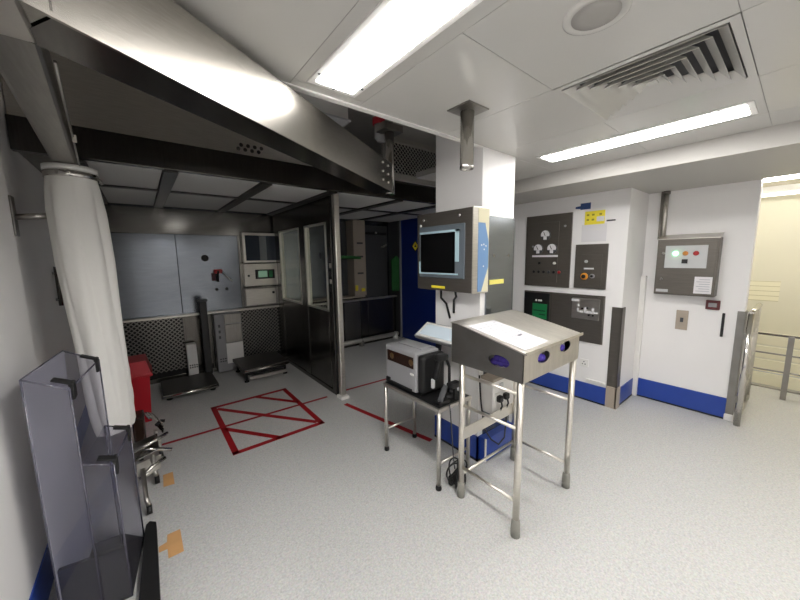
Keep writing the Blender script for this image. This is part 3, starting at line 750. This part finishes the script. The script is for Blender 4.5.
B(XF-.003, XF+.001, 1.71, 1.855, 1.352, 1.372, bev=.001).build('yellow_label', YELLOW, t)
for y, z in ((1.94, 1.885), (1.57, 1.89)): MB().lathe([(.014, .001), (.014, -.006), (.008, -.009)], (XF, y, z), 14, 'x').build('lock', CHROME, t)
MB().lathe([(.01, .001), (.01, -.006)], (XF, 1.975, 1.845), 12, 'x').build('lamp_stud', WHITE_PL, t)
B(XF+.05, 1.975, 1.4405, 1.4435, 1.345, 1.83).build('side_film', FILM, t)
B(XF+.05, 1.975, 1.4405, 1.4435, 1.832, 1.93).build('film_remnant', FILM2, t)
MB().prism([(1.935, 1.4402, 1.83), (1.975, 1.4402, 1.83), (1.975, 1.4402, 1.70)], (0, .001, 0)).build('film_remnant', FILM2, t)
MB().prism([(1.90, 1.4402, 1.345), (1.975, 1.4402, 1.345), (1.975, 1.4402, 1.52)], (0, .001, 0)).build('film_remnant', FILM2, t)
for x, z in ((1.895, 1.675), (1.92, 1.68), (1.945, 1.67), (1.925, 1.645), (1.92, 1.525)): MB().cyl((x, 1.4405, z), (x, 1.4392, z), .006, seg=8).build('film_spot', WHITE_PL, t)
MB().tube([(1.86, 1.80, 1.335), (1.86, 1.80, 1.27), (1.90, 1.78, 1.22), (1.922, 1.76, 1.1)], .009, 8).build('cable', BLACK, t)
MB().tube([(1.87, 1.66, 1.335), (1.87, 1.65, 1.29), (1.90, 1.70, 1.26), (1.922, 1.72, 1.15)], .009, 8).build('cable', BLACK, t)
tag(B(2.02, 2.20, 1.4545, 1.4585, 1.385, 1.42).build('yellow_label', mat('pale_yellow', (222, 212, 110), .55)), 'yellow label strip on the column cladding beside the monitor', 'label')
# socket box on the column
t = thing('socket_box', 'white socket trunking with two black plugs low on the column', 'socket', (2.13, 1.4, .42))
B(1.945, 2.325, 1.35, 1.458, .42, .675, bev=.006).build('trunking', WHITE_PL, t)
B(1.935, 2.332, 1.34, 1.458, .675, .70, bev=.004).build('top_cover', TAUPE, t)
for x in (2.0, 2.08):
    p = B(x-.036, x+.036, 1.343, 1.352, .50, .58, bev=.002).build('socket_plate', WHITE_PL, t)
    MB().box(x-.024, x+.024, 1.305, 1.345, .515, .565, bev=.012).tube([(x, 1.315, .525), (x, 1.305, .49), (x-.01, 1.32, .44)], .007, 8).build('plug', BLACK, p)
B(2.02, 2.06, 1.336, 1.3505, .60, .65, bev=.004).build('isolator', GREYLT, t)
tag(MB().tube([(2.075, 1.318, .435), (2.09, 1.325, .35), (2.08, 1.33, .20), (2.02, 1.34, .16), (1.95, 1.36, .22), (1.92, 1.40, .30), (1.90, 1.42, .5), (1.885, 1.43, .72)], .006, 8).build('power_cable', BLACK), 'black power lead drooping from the column plugs', 'cable')

# ------------------------------------------------------------------ lectern
t = thing('lectern', 'stainless sloping-top lectern on four tube legs with glove holes', 'lectern', (1.86, 1.09, 0))
X0, X1, Y0, Y1 = 1.515, 2.178, .868, 1.372
ZB, ZF, ZK = .925, 1.088, 1.18
def ell(cu, cv, a, b, n=24): return [(cu+a*math.cos(2*PI*k/n), cv+b*math.sin(2*PI*k/n)) for k in range(n)]
body_side = [(Y0, ZB), (Y1, ZB), (Y1, ZK), (Y1-.055, ZK), (Y0, ZF)]
MB().plate_holes(lambda u, v, dd: V(X0+dd, u, v), body_side, [ell(1.02, 1.013, .068, .034)], .004).build('side_panel', STEEL_D, t)  # sides in darker steel than the lit front, shade put into the colour
MB().plate_holes(lambda u, v, dd: V(X1-dd, u, v), body_side, [], .004).build('side_panel', STEEL_D, t)
MB().plate_holes(lambda u, v, dd: V(u, Y0+dd, v), [(X0, ZB), (X1, ZB), (X1, ZF), (X0, ZF)], [ell(1.725, 1.03, .068, .034), ell(1.985, 1.045, .068, .034)], .004).build('front_panel', STEEL_T, t)
B(X0, X1, Y1-.004, Y1, ZB, ZK).build('back_panel', STEEL_L, t)
B(X0+.003, X1-.003, Y0+.003, Y1-.003, ZB, ZB+.004).build('bottom_panel', STEEL_L, t)
e_ = .008
MB().hexa([(X0-e_, Y0-.014, ZF-.002), (X1+e_, Y0-.014, ZF-.002), (X1+e_, Y1-.055, ZK), (X0-e_, Y1-.055, ZK)],
          [(X0-e_, Y0-.014, ZF+.006), (X1+e_, Y0-.014, ZF+.006), (X1+e_, Y1-.055, ZK+.006), (X0-e_, Y1-.055, ZK+.006)]).box(X0-e_, X1+e_, Y1-.056, Y1+.004, ZK, ZK+.006).build('sloping_top', STEEL_T, t)
B(X0-e_, X1+e_, Y0-.02, Y0-.012, ZF-.004, ZF+.014, bev=.002).build('paper_stop', STEEL_L, t)
LX0, LX1, LY0, LY1 = 1.537, 2.165, .893, 1.298
for x, y in ((LX0, LY0), (LX1, LY0), (LX0, LY1), (LX1, LY1)):
    l_ = MB().cyl((x, y, .015), (x, y, ZB+.004), .019, seg=18).build('leg', STEEL_L, t)
    MB().lathe([(.025, 0), (.026, .05), (.024, .095), (.019, .11)], (x, y, 0), 18).build('foot', mat('grey_foot', (140, 138, 130), .5) if 'grey_foot' not in bpy.data.materials else bpy.data.materials['grey_foot'], l_)
for z in (.852, .649, .215): MB().cyl((LX0, LY0, z), (LX0, LY1, z), .010, seg=12).build('rung', STEEL_L, t)
for z in (.63, .175): MB().cyl((LX1, LY0, z), (LX1, LY1, z), .010, seg=12).build('rung', STEEL_L, t)
MB().cyl((LX0, LY1, .158), (LX1, LY1, .158), .010, seg=12).build('rung', STEEL_L, t)
B(LX0, LX1, LY1+.012, LY1+.018, .385, .468).build('back_plate', STEEL_L, t)
# glove boxes inside
for (cx_, cy_, rz, lab) in ((1.60, 1.02, 1, 'white box of purple gloves behind the lectern side hole'), (1.73, .945, 0, 'box of purple gloves behind the left front hole of the lectern'), (1.985, .945, 0, 'box of purple gloves behind the right front hole of the lectern')):
    hx, hy = (.055, .10) if rz else (.11, .055)
    if not rz: hx = .105
    g_ = thing('glove_box', lab, 'glove box', (cx_, cy_, ZB+.004), 'glove boxes inside the lectern')
    if rz: bx = B(cx_-.012, cx_+.045, cy_-.015, cy_+.11, ZB+.0045, ZB+.125, bev=.003)
    else: bx = B(cx_-.1, cx_+.1, cy_-.03, cy_+.05, ZB+.0045, ZB+.115, bev=.003)
    bx.build('carton', WHITE_PL, g_)
    mb = MB()
    for k in range(7):
        if rz: mb.ball((cx_-.03+random.uniform(-.006, .006), cy_-.06+k*.02, ZB+.062+.022*(k % 2)), .024, (.8, 1.2, .9))
        else: mb.ball((cx_+random.uniform(-.055, .055), cy_-.042+random.uniform(-.006, .006), ZB+.075+random.uniform(0, .04)), .024, (1.3, .6, .9))
    mb.build('gloves', PURPLE, g_)
# papers on the slope
def slope_z(y): return ZF+.006+(y-(Y0-.014))*(ZK-ZF)/(Y1-.055-(Y0-.014))
def sheet_on_slope(name, label, cx_, cy_, w_, h_, rot, lift, m_):
    t_ = thing(name, label, 'paper', (cx_, cy_, slope_z(cy_)+lift))
    c_, s_ = math.cos(rot), math.sin(rot)
    def f(u, v, dz):
        x = cx_+u*c_-v*s_; y = cy_+u*s_+v*c_
        return V(x, y, slope_z(y)+lift+dz+.004*max(0, (-u/w_-.2)*2)**2)
    mb = MB(); n_ = 8
    for i in range(n_):
        u0, u1 = -w_/2+w_*i/n_, -w_/2+w_*(i+1)/n_
        mb.hexa([f(u0, -h_/2, 0), f(u1, -h_/2, 0), f(u1, h_/2, 0), f(u0, h_/2, 0)], [f(u0, -h_/2, .0012), f(u1, -h_/2, .0012), f(u1, h_/2, .0012), f(u0, h_/2, .0012)])
    mb.build('sheet', m_, t_)
    mb = MB(); rr = random.Random(3)
    for k in range(11):
        v = h_*.40-k*h_*.075
        if v < -h_*.42: break
        u = -w_*.4
        while u < w_*.36:
            ln = rr.uniform(.02, .07)
            if rr.random() < .8: mb.hexa([f(u, v, .0014), f(min(u+ln, w_*.42), v, .0014), f(min(u+ln, w_*.42), v+.006, .0014), f(u, v+.006, .0014)], [f(u, v, .0018), f(min(u+ln, w_*.42), v, .0018), f(min(u+ln, w_*.42), v+.006, .0018), f(u, v+.006, .0018)])
            u += ln+.012
    mb.build('print_lines', mat('faint_print', (176, 176, 184), .8) if 'faint_print' not in bpy.data.materials else bpy.data.materials['faint_print'], t_)
    B_ = MB(); B_.hexa([f(.03, -.06, .0014), f(.075, -.06, .0014), f(.075, -.045, .0014), f(.03, -.045, .0014)], [f(.03, -.06, .002), f(.075, -.06, .002), f(.075, -.045, .002), f(.03, -.045, .002)])
    B_.build('stamp', PRINT, t_)
sheet_on_slope('paper_sheet', 'printed white sheet lying across the sloping lectern top', 1.67, 1.07, .27, .37, .04, .0006, PAPER)

# ------------------------------------------------------------------ printer table
t = thing('steel_table', 'small steel-framed table with black top carrying the printer', 'table', (1.65, 1.74, 0))
TX0, TX1, TY0, TY1, TZ = 1.45, 1.79, 1.42, 2.055, .595
B(TX0, TX1, TY0, TY1, TZ-.028, TZ-.002, bev=.003).build('frame', STEEL, t)
B(TX0+.014, TX1-.014, TY0+.014, TY1-.014, TZ-.004, TZ, bev=.001).build('tabletop', BLACK, t)
for x, y in ((TX0+.016, TY0+.016), (TX1-.016, TY0+.016), (TX0+.016, TY1-.016), (TX1-.016, TY1-.016)):
    l_ = MB().cyl((x, y, .03), (x, y, TZ-.02), .0145, seg=16).build('leg', STEEL, t)
    MB().lathe([(.02, 0), (.022, .012), (.018, .03), (.012, .034)], (x, y, 0), 14).build('foot', BLACK2, l_)
for y in (TY0+.016, TY1-.016): MB().cyl((TX0+.016, y, .19), (TX1-.016, y, .19), .009, seg=12).build('stretcher', STEEL, t)
# label printer
t = thing('label_printer', 'grey label printer with a dark window on the small steel table', 'printer', (1.6, 1.86, TZ))
PX, PY0, PY1, PZ = 1.482, 1.625, 2.05, .908
B(PX, 1.72, PY0+.06, PY1, TZ+.012, PZ, bev=.012).build('body', GREYMD, t)
B(PX+.012, 1.725, PY0, PY0+.062, TZ+.012, PZ-.012, bev=.022).build('side_cover', BLACK, t)
B(PX-.003, PX+.002, PY0+.085, PY0+.40, .785, .872, bev=.002).build('window', REDBR, t)
for y in (1.965, 1.735): MB().lathe([(.024, 0), (.024, -.002), (.012, -.003)], (PX-.0025, y, .83), 18, 'x').build('media_roll', mat('amber_roll', (84, 60, 32), .5) if 'amber_roll' not in bpy.data.materials else bpy.data.materials['amber_roll'], t)
B(PX-.006, PX+.001, PY0+.08, PY0+.12, .735, .75, bev=.002).build('logo_plate', WHITE_PL, t)
B(PX-.01, PX+.001, PY0+.1, PY1-.04, TZ+.012, TZ+.032, bev=.004).build('label_slot', BLACK, t)
B(PX-.012, PX+.004, PY1-.06, PY1-.012, TZ+.01, TZ+.05, bev=.004).build('front_foot', BLACK, t)
for x in (PX+.03, 1.69):
    for y in (PY0+.03, PY1-.03): MB().lathe([(.014, 0), (.014, .014)], (x, y, TZ), 12).build('foot', BLACK2, t)
B(1.57, 1.69, PY0+.10, PY1-.05, PZ-.002, PZ+.012, bev=.004).build('lid', GREYMD, t)
# tilted touch terminal behind
t = thing('touch_terminal', 'tilted pale touch terminal behind the printer', 'screen', (1.83, 1.75, TZ))
Pb = [V(1.745, 2.0, .945), V(1.745, 1.52, .945), V(1.895, 1.52, 1.04), V(1.895, 2.0, 1.04)]
nn = (Pb[1]-Pb[0]).cross(Pb[3]-Pb[0]).normalized()
if nn.z < 0: nn = -nn
MB().hexa([p-nn*.03 for p in Pb], Pb).build('case', GREYMD, t)
def tq(u, v, h): return Pb[0]+(Pb[1]-Pb[0])*u+(Pb[3]-Pb[0])*v+nn*h
def tq_quad(u0, u1, v0, v1, h0, h1): return MB().hexa([tq(u0, v0, h0), tq(u1, v0, h0), tq(u1, v1, h0), tq(u0, v1, h0)], [tq(u0, v0, h1), tq(u1, v0, h1), tq(u1, v1, h1), tq(u0, v1, h1)])
tq_quad(.02, .98, .05, .95, 0, .004).build('bezel', WHITE_PL, t)
tq_quad(.07, .90, .16, .84, .004, .006).build('screen', LCD_PALE, t)
MB().bar((1.752, 1.76, TZ), (1.80, 1.76, .95), .05, .02, up=(1, 0, 0)).build('stand', BLACK, t)
B(1.735, 1.768, 1.66, 1.86, TZ, TZ+.015, bev=.004).build('stand_base', BLACK, t)
# scanner in cradle
t = thing('barcode_scanner', 'black hand scanner on a gooseneck stand between printer and lectern', 'scanner', (1.64, 1.53, TZ))
MB().lathe([(.062, 0), (.062, .012), (.045, .024), (.014, .03)], (1.655, 1.53, TZ), 24).build('stand_base', BLACK, t)
MB().tube([(1.655, 1.53, TZ+.02), (1.68, 1.54, .70), (1.69, 1.55, .80), (1.66, 1.555, .87), (1.62, 1.56, .885)], .011).build('gooseneck', BLACK, t)
MB().box(1.565, 1.665, 1.525, 1.595, .86, .91, bev=.018).build('head', BLACK, t)
MB().bar((1.60, 1.57, .865), (1.575, 1.585, .72), .04, .045, bev=.012, up=(0, 1, 0)).build('handle', BLACK, t)
B(1.548, 1.572, 1.575, 1.60, .66, .73, bev=.006).build('trigger_tip', GREYLT, t)
t = thing('scanner_cradle', 'small black cradle lying at the table corner by the lectern', 'cradle', (1.55, 1.48, TZ))
B(1.49, 1.59, 1.445, 1.53, TZ, TZ+.022, bev=.006).build('base', BLACK, t)
MB().bar((1.50, 1.46, TZ+.025), (1.60, 1.50, TZ+.10), .035, .03, bev=.008).build('arm', GREYDK, t)
MB().box(1.60, 1.70, 1.44, 1.50, TZ+.085, TZ+.125, bev=.012).bar((1.65, 1.458, TZ), (1.65, 1.458, TZ+.09), .02, .02, up=(1, 0, 0)).build('holder', BLACK, t)
# cables
mb = MB()
for k in range(6):
    cx_, cy_ = 1.60+.02*math.sin(k*2.1), 1.385+.02*math.cos(k*1.7)
    rr = .075+.012*math.sin(k*3.3); tilt = .25+.13*k
    pts = []
    for j in range(28):
        a = 2*PI*j/28
        px_, pz_ = rr*math.cos(a), rr*math.sin(a)*1.15
        pts.append((cx_+px_*.9, cy_+.05*math.sin(a+k)*math.cos(tilt)+.006*k-.02, .095+pz_*.95))
    mb.tube(pts, .0055, 6, closed=True)
tag(mb.build('cable_coil', BLACK), 'black cable bundle standing on the floor behind the lectern leg', 'cable')
tag(B(1.55, 1.65, 1.395, 1.43, .0, .07, bev=.01).build('power_adapter', BLACK), 'black power adapter on the floor under the printer table edge', 'adapter')
tag(MB().tube([(1.66, 1.43, .63), (1.665, 1.408, .60), (1.668, 1.40, .45), (1.66, 1.40, .25), (1.64, 1.395, .12)], .0045, 8).build('printer_cable', BLACK), 'thin black lead hanging off the table edge beside the column', 'cable')
tag(MB().tube([(1.55, 1.42, .60), (1.545, 1.407, .575), (1.56, 1.404, .4), (1.575, 1.40, .2), (1.59, 1.40, .12)], .0045, 8).build('printer_cable', GREYDK), 'grey lead hanging off the table front corner', 'cable')

# ------------------------------------------------------------------ control wall
XW = 3.72
def on_wall(name, label, cat, y, z, group=None): return thing(name, label, cat, (XW, y, z), group)
t = on_wall('gauge_panel', 'tall dark panel with three white gauges on the control wall', 'control panel', 1.885, 1.23)
B(XW-.02, XW+.002, 1.62, 2.152, 1.232, 2.055, bev=.003).build('plate', PANELDK, t)
B(XW-.026, XW-.018, 1.755, 2.115, 1.285, 1.97, bev=.002).build('door', PANELDK, t)
for y, z in ((1.902, 1.825), (1.982, 1.668), (1.82, 1.668)):
    g_ = MB().lathe([(.058, 0), (.058, -.012), (.052, -.018)], (XW-.026, y, z), 28, 'x').build('gauge', GREYDK, t)
    mb = MB(); pts = [(XW-.0445, y+.05*math.cos(a), z+.004+.05*math.sin(a)) for a in [-.35+(PI+.7)*k/16 for k in range(17)]]
    mb.prism(pts, (-.003, 0, 0)); mb.build('dial_face', PAPER, g_)
    MB().prism([(XW-.048, y-.005, z-.005), (XW-.048, y+.005, z-.005), (XW-.048, y+.022, z+.04), (XW-.048, y+.018, z+.042)], (-.001, 0, 0)).build('needle', BLACK, g_)
    MB().box(XW-.05, XW-.044, y-.018, y+.018, z-.05, z-.014).build('dial_hub', PAPER, g_)
B(XW-.029, XW-.025, 1.755, 2.06, 1.575, 1.597).build('label_strip', PAPER, t)
for y in (1.965, 1.786): MB().lathe([(.016, 0), (.016, -.014), (.01, -.018)], (XW-.026, y, 1.505), 14, 'x').build('switch_knob', (BLACK, WHITE_PL)[y < 1.9], t)
for k in range(6): MB().lathe([(.017, 0), (.017, -.01), (.011, -.015)], (XW-.026, 2.03-k*.06, 1.403), 14, 'x').build('push_button', (BLACK, BLACK, BLACK, GREYDK, BLACK, LED_R)[k], t)
for y, z in ((2.055, 1.70), (1.69, 1.914)): MB().lathe([(.012, 0), (.012, -.008)], (XW-.024, y, z), 12, 'x').build('lock', GREYMD, t)
t = on_wall('switch_panel', 'small dark panel with an orange-ringed knob on the control wall', 'control panel', 1.41, 1.235)
B(XW-.02, XW+.002, 1.256, 1.568, 1.237, 1.705, bev=.003).build('plate', PANELDK, t)
B(XW-.026, XW-.018, 1.30, 1.50, 1.27, 1.60, bev=.002).build('door', PANELDK, t)
MB().lathe([(.036, 0), (.036, -.01), (.024, -.012), (.024, -.02)], (XW-.026, 1.46, 1.367), 22, 'x').build('ring', ORANGE, t)
MB().lathe([(.021, -.018), (.021, -.032), (.014, -.034)], (XW-.026, 1.46, 1.367), 18, 'x').build('knob', BLACK, t)
MB().lathe([(.024, 0), (.024, -.008), (.02, -.009)], (XW-.026, 1.383, 1.372), 16, 'x').build('selector', GREYMD, t)
MB().lathe([(.013, -.008), (.013, -.024)], (XW-.026, 1.383, 1.372), 14, 'x').build('selector_knob', BLACK, t)
MB().lathe([(.016, 0), (.016, -.01)], (XW-.026, 1.45, 1.525), 14, 'x').build('indicator', GREYLT, t)
B(XW-.029, XW-.025, 1.373, 1.469, 1.442, 1.458).build('label_strip', PAPER, t)
t = on_wall('lower_control_panel', 'wide lower steel panel with a green display on the control wall', 'control panel', 1.70, .65)
B(XW-.012, XW+.002, 1.252, 2.152, .652, 1.168, bev=.003).build('plate', PANELDK, t)
B(XW-.018, XW-.01, 1.83, 2.14, .70, 1.15, bev=.002).build('dark_module', BLACK, t)
d_ = B(XW-.022, XW-.016, 1.855, 2.035, .84, 1.02, bev=.002).build('display', GREENLCD, t)
MB().box(XW-.024, XW-.0215, 1.87, 2.02, .93, .945).box(XW-.024, XW-.0215, 1.87, 1.95, .885, .90).build('display_lines', mat('dim_green', (16, 70, 44), .4), d_)
mb = MB()
for y in (1.99, 1.955, 1.93): mb.cyl((XW-.018, y, 1.06), (XW-.024, y, 1.06), .012, seg=12)
mb.build('button', WHITE_PL, t)
B(XW-.024, XW-.01, 1.256, 1.80, .66, 1.155, bev=.004).build('steel_cover', STEEL_B, t)
s_ = B(XW-.028, XW-.022, 1.292, 1.57, .905, 1.13, bev=.002).build('switch_plate', STEEL, t)
mb = MB()
for y, z, a, h in ((1.535, 1.105, .04, .014), (1.50, 1.05, .012, .012), (1.505, 1.0, .01, .02), (1.47, .985, .018, .012), (1.43, 1.01, .012, .03), (1.39, .985, .035, .012), (1.355, 1.01, .012, .026), (1.33, .985, .02, .01)):
    mb.box(XW-.0305, XW-.027, y-a, y+a, z-h, z+h)
mb.build('label', PAPER, s_)
mb = MB()
for y, z in ((1.46, 1.02), (1.39, .955), (1.35, .955), (1.41, 1.03)): mb.cyl((XW-.027, y, z), (XW-.036, y, z), .010, seg=12)
mb.build('toggle', BLACK, s_)
# notes
tag(MB().box(XW-.003, XW+.001, 1.45, 1.55, 2.07, 2.135).hexa([(XW-.003, 1.55, 2.08), (XW-.003, 1.60, 2.085), (XW-.003, 1.60, 2.105), (XW-.003, 1.55, 2.11)], [(XW+.001, 1.55, 2.08), (XW+.001, 1.60, 2.085), (XW+.001, 1.60, 2.105), (XW+.001, 1.55, 2.11)]).build('tape_scrap', BLUETAPE), 'scrap of blue tape stuck high on the control wall', 'tape')
t = on_wall('wall_notice', 'white notice sheet with yellow labels above the small dark panel', 'notice', 1.40, 1.73)
B(XW-.002, XW+.001, 1.285, 1.525, 1.73, 1.91).build('sheet', PAPER, t)
B(XW-.003, XW+.001, 1.31, 1.50, 1.908, 2.045).build('yellow_sheet', YELLOW, t)
mb = MB()
olive = mat('olive_print', (150, 140, 40), .7)
for y, z in ((1.47, 2.01), (1.42, 2.01), (1.35, 2.01), (1.47, 1.96), (1.42, 1.96)): B(XW-.004, XW-.0025, y-.012, y+.012, z-.012, z+.006).build('print_mark', olive, t)
B(XW-.004, XW-.0025, 1.315, 1.385, 1.935, 1.985).build('white_patch', PAPER, t)
tag(B(XW-.008, XW+.001, 1.213, 1.292, 1.928, 1.942, bev=.002).build('marker_pen', GREYDK), 'dark pen mark holder on the wall beside the yellow labels', 'pen')
# sockets under
def sock(y, z, lab):
    t_ = thing('wall_socket', lab, 'socket', (XW, y, z-.043), 'sockets under the control panels')
    B(XW-.009, XW+.001, y-.045, y+.045, z-.043, z+.043, bev=.004).build('plate', WHITE_PL, t_)
    mb_ = MB()
    for dy, dz in ((0, .016), (-.013, -.01), (.013, -.01)): mb_.box(XW-.0105, XW-.0088, y+dy-.005, y+dy+.005, z+dz-.006, z+dz+.006)
    mb_.build('pin_holes', GREYDK, t_)
    return t_
s1 = sock(1.417, .415, 'white wall socket nearer the steel corner guard under the panels')
dup(s1, (XW, 1.53, .415-.043), 'white wall socket nearer the lectern under the panels', 'sockets under the control panels')
tag(B(XW-.02, XW+.001, 1.2, 1.385, .225, .25, bev=.004).build('cable_trunking', WHITE_PL), 'short white trunking strip just above the blue skirting', 'trunking')
# corner guard
t = thing('corner_guard', 'stainless corner guard strip on the control wall corner', 'corner guard', (3.72, 1.1, 0))
MB().box(3.712, 3.722, 1.092, 1.185, .225, 1.065, bev=.002).box(3.712, 3.80, 1.090, 1.102, .225, 1.065, bev=.002).build('upper_guard', STEEL_B, t)
MB().box(3.702, 3.722, 1.082, 1.184, .0, .228, bev=.003).box(3.702, 3.80, 1.080, 1.102, .0, .228, bev=.003).build('lower_guard', TAUPE, t)
# cable going up on the wall end (dark gap filler by the column)
# ------------------------------------------------------------------ right wall
t = thing('control_box', 'stainless wall control box with three coloured lamps', 'control box', (4.2, .73, 1.18))
XB = 4.14
B(XB, 4.282, .498, .955, 1.185, 1.742, bev=.005).build('body', STEEL_B, t)
MB().hexa([(XB-.015, .495, 1.735), (4.282, .495, 1.78), (4.282, .96, 1.78), (XB-.015, .96, 1.735)], [(XB-.015, .495, 1.742), (4.282, .495, 1.787), (4.282, .96, 1.787), (XB-.015, .96, 1.742)]).build('drip_top', STEEL, t)
B(XB-.012, XB+.001, .51, .935, 1.20, 1.715, bev=.003).build('door', STEEL_B, t)
p_ = B(XB-.017, XB-.011, .572, .885, 1.455, 1.672, bev=.003).build('lamp_plate', GREYLT, t)
for y, m_ in ((.804, LED_G), (.73, LED_A), (.652, LED_R)):
    MB().lathe([(.022, 0), (.022, -.006), (.016, -.016), (.006, -.02)], (XB-.017, y, 1.596), 18, 'x').build('lamp', m_, p_)
B(XB-.026, XB-.016, .708, .752, 1.50, 1.54, bev=.003).build('selector', BLACK, p_)
n_ = B(XB-.014, XB-.0115, .52, .645, 1.214, 1.374).build('notice', PAPER, t)
mb = MB()
for k in range(6): mb.box(XB-.0148, XB-.0138, .535, .63-.02*(k % 2), 1.235+k*.022, 1.241+k*.022)
mb.build('print_lines', bpy.data.materials['faint_print'], n_)
for y, z in ((.897, 1.343), (.897, 1.60)): MB().lathe([(.012, 0), (.012, -.01)], (XB-.012, y, z), 12, 'x').build('latch', CHROME, t)
B(XB-.0135, XB-.0115, .838, .935, 1.212, 1.24).build('name_plate', GREYLT, t)
t = thing('conduit', 'steel conduit rising from the control box to the soffit', 'conduit', (4.26, .955, 1.75))
MB().cyl((4.255, .945, 1.765), (4.255, .945, 2.226), .021, seg=16).build('pipe', STEEL, t)
MB().lathe([(.03, 0), (.03, .03)], (4.255, .945, 2.195), 16).build('collar', STEEL_B, t)
B(4.235, 4.281, .962, .985, 1.75, 2.224).build('backing_strip', STEEL_B, t)
t = thing('call_point', 'small dark red call point under the steel control box', 'call point', (4.27, .514, 1.055))
B(4.255, 4.281, .465, .565, 1.055, 1.145, bev=.004).build('housing', DKRED, t)
B(4.251, 4.256, .485, .545, 1.08, 1.12, bev=.002).build('glass', GREYMD, t)
t = thing('light_switch', 'beige switch plate low on the right wall', 'switch', (4.27, .735, .82))
B(4.272, 4.281, .685, .78, .82, 1.02, bev=.003).build('plate', TAUPE, t)
B(4.266, 4.274, .72, .745, .90, .945, bev=.002).build('rocker', GREYDK, t)
tag(MB().box(4.262, 4.282, .423, .443, .80, 1.03, bev=.006).build('door_strip', BLACK), 'black vertical handle strip near the right wall end', 'handle')
t = thing('end_guard', 'steel guard strip on the right wall end beside the gate', 'corner guard', (4.28, .32, 0))
MB().box(4.272, 4.282, .298, .345, .06, 1.06, bev=.002).box(4.272, 4.42, .290, .302, .06, 1.06, bev=.002).build('guard', STEEL_D, t)
B(4.25, 4.40, .286, .35, 0, .062, bev=.008).build('floor_cap', WHITE_PL, t)
# gate
t = thing('safety_gate', 'tubular steel gate standing open towards the landing', 'gate', (4.6, .27, 0))
gy0, gy1, gx0, gx1 = .255, .255, 4.20, 5.0
pt = lambda f, z: (gx0+(gx1-gx0)*f, gy0+(gy1-gy0)*f, z)
MB().cyl(pt(0, .0), pt(0, 1.06), .024, seg=16).build('hinge_post', CHROME, t)
MB().cyl(pt(1, .02), pt(1, 1.06), .018, seg=16).build('end_stile', STEEL, t)
MB().cyl(pt(0, 1.05), pt(1, 1.05), .024, seg=16).build('top_rail', CHROME, t)
MB().cyl(pt(0, .06), pt(1, .06), .018, seg=14).build('bottom_rail', STEEL, t)
for z in (.30, .55, .80): MB().cyl(pt(0, z), pt(1, z), .010, seg=12).build('cross_rail', STEEL, t)
MB().cyl(pt(.33, .06), pt(.33, 1.05), .012, seg=12).build('stile', STEEL, t)
MB().cyl(pt(.66, .06), pt(.66, 1.05), .012, seg=12).build('stile', STEEL, t)
for z in (.25, .85): B(gx0-.02, gx0+.10, gy0-.0, gy0+.03, z-.03, z+.03, bev=.003).build('hinge', STEEL_D, t)
# landing guard rail
t = thing('guard_rail', 'tubular guard rail along the landing in front of the cream wall', 'railing', (5.33, .1, 0))
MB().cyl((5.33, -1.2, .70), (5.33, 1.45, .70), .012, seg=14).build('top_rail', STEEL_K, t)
for z in (.10, .30, .49): MB().cyl((5.33, -1.2, z), (5.33, 1.45, z), .009, seg=12).build('rail', STEEL_D, t)
for y in (-.95, .01, .97): B(5.31, 5.35, y-.022, y+.022, 0, .70, bev=.003).build('post', STEEL_D, t)
t = thing('stair_panel', 'cream horizontal boards behind the guard rail', 'panel', (5.7, .1, 0))
for k in range(4): B(5.68+.01*k, 5.71+.01*k, -1.2, 1.45, .03+k*.16, .17+k*.16, bev=.004).build('board', CREAM2, t)
t = thing('wall_sign', 'pale line-ruled sign on the cream wall beyond the gate', 'sign', (6.5, .3, .95))
B(6.494, 6.5005, .17, .445, .95, 1.215, bev=.001).build('plate', CREAM2, t)
mb = MB()
for k in range(5): mb.box(6.492, 6.495, .17, .445, .95+k*.064, .956+k*.064)
mb.build('lines', CREAMLN, t)

# ------------------------------------------------------------------ camera, world, view
cam = bpy.data.cameras.new('camera'); co = bpy.data.objects.new('camera', cam); COL.objects.link(co)
yaw, pitch, roll, fpx = .673802, .132987, -.013767, 322.186
cy_, sy_ = math.cos(yaw), math.sin(yaw)
f_ = V(sy_*math.cos(pitch), cy_*math.cos(pitch), -math.sin(pitch))
r_ = V(cy_, -sy_, 0); u_ = r_.cross(f_)
c_, s_ = math.cos(roll), math.sin(roll)
r2 = r_*c_+u_*s_; u2 = u_*c_-r_*s_
co.matrix_world = Matrix(((r2.x, u2.x, -f_.x, 0), (r2.y, u2.y, -f_.y, 0), (r2.z, u2.z, -f_.z, 1.6), (0, 0, 0, 1)))
cam.sensor_width = 36; cam.lens = fpx/800*36; cam.clip_start = .02
SC.camera = co
w = bpy.data.worlds.new('world'); SC.world = w; w.use_nodes = True
w.node_tree.nodes['Background'].inputs['Color'].default_value = (.02, .02, .02, 1)
for o in bpy.data.objects:
    if '_at' in o: del o['_at']
SC.view_settings.view_transform = 'Standard'; SC.view_settings.look = 'None'
SC.view_settings.exposure = 1.57; SC.view_settings.gamma = 1.; SC.view_settings.use_curve_mapping = False
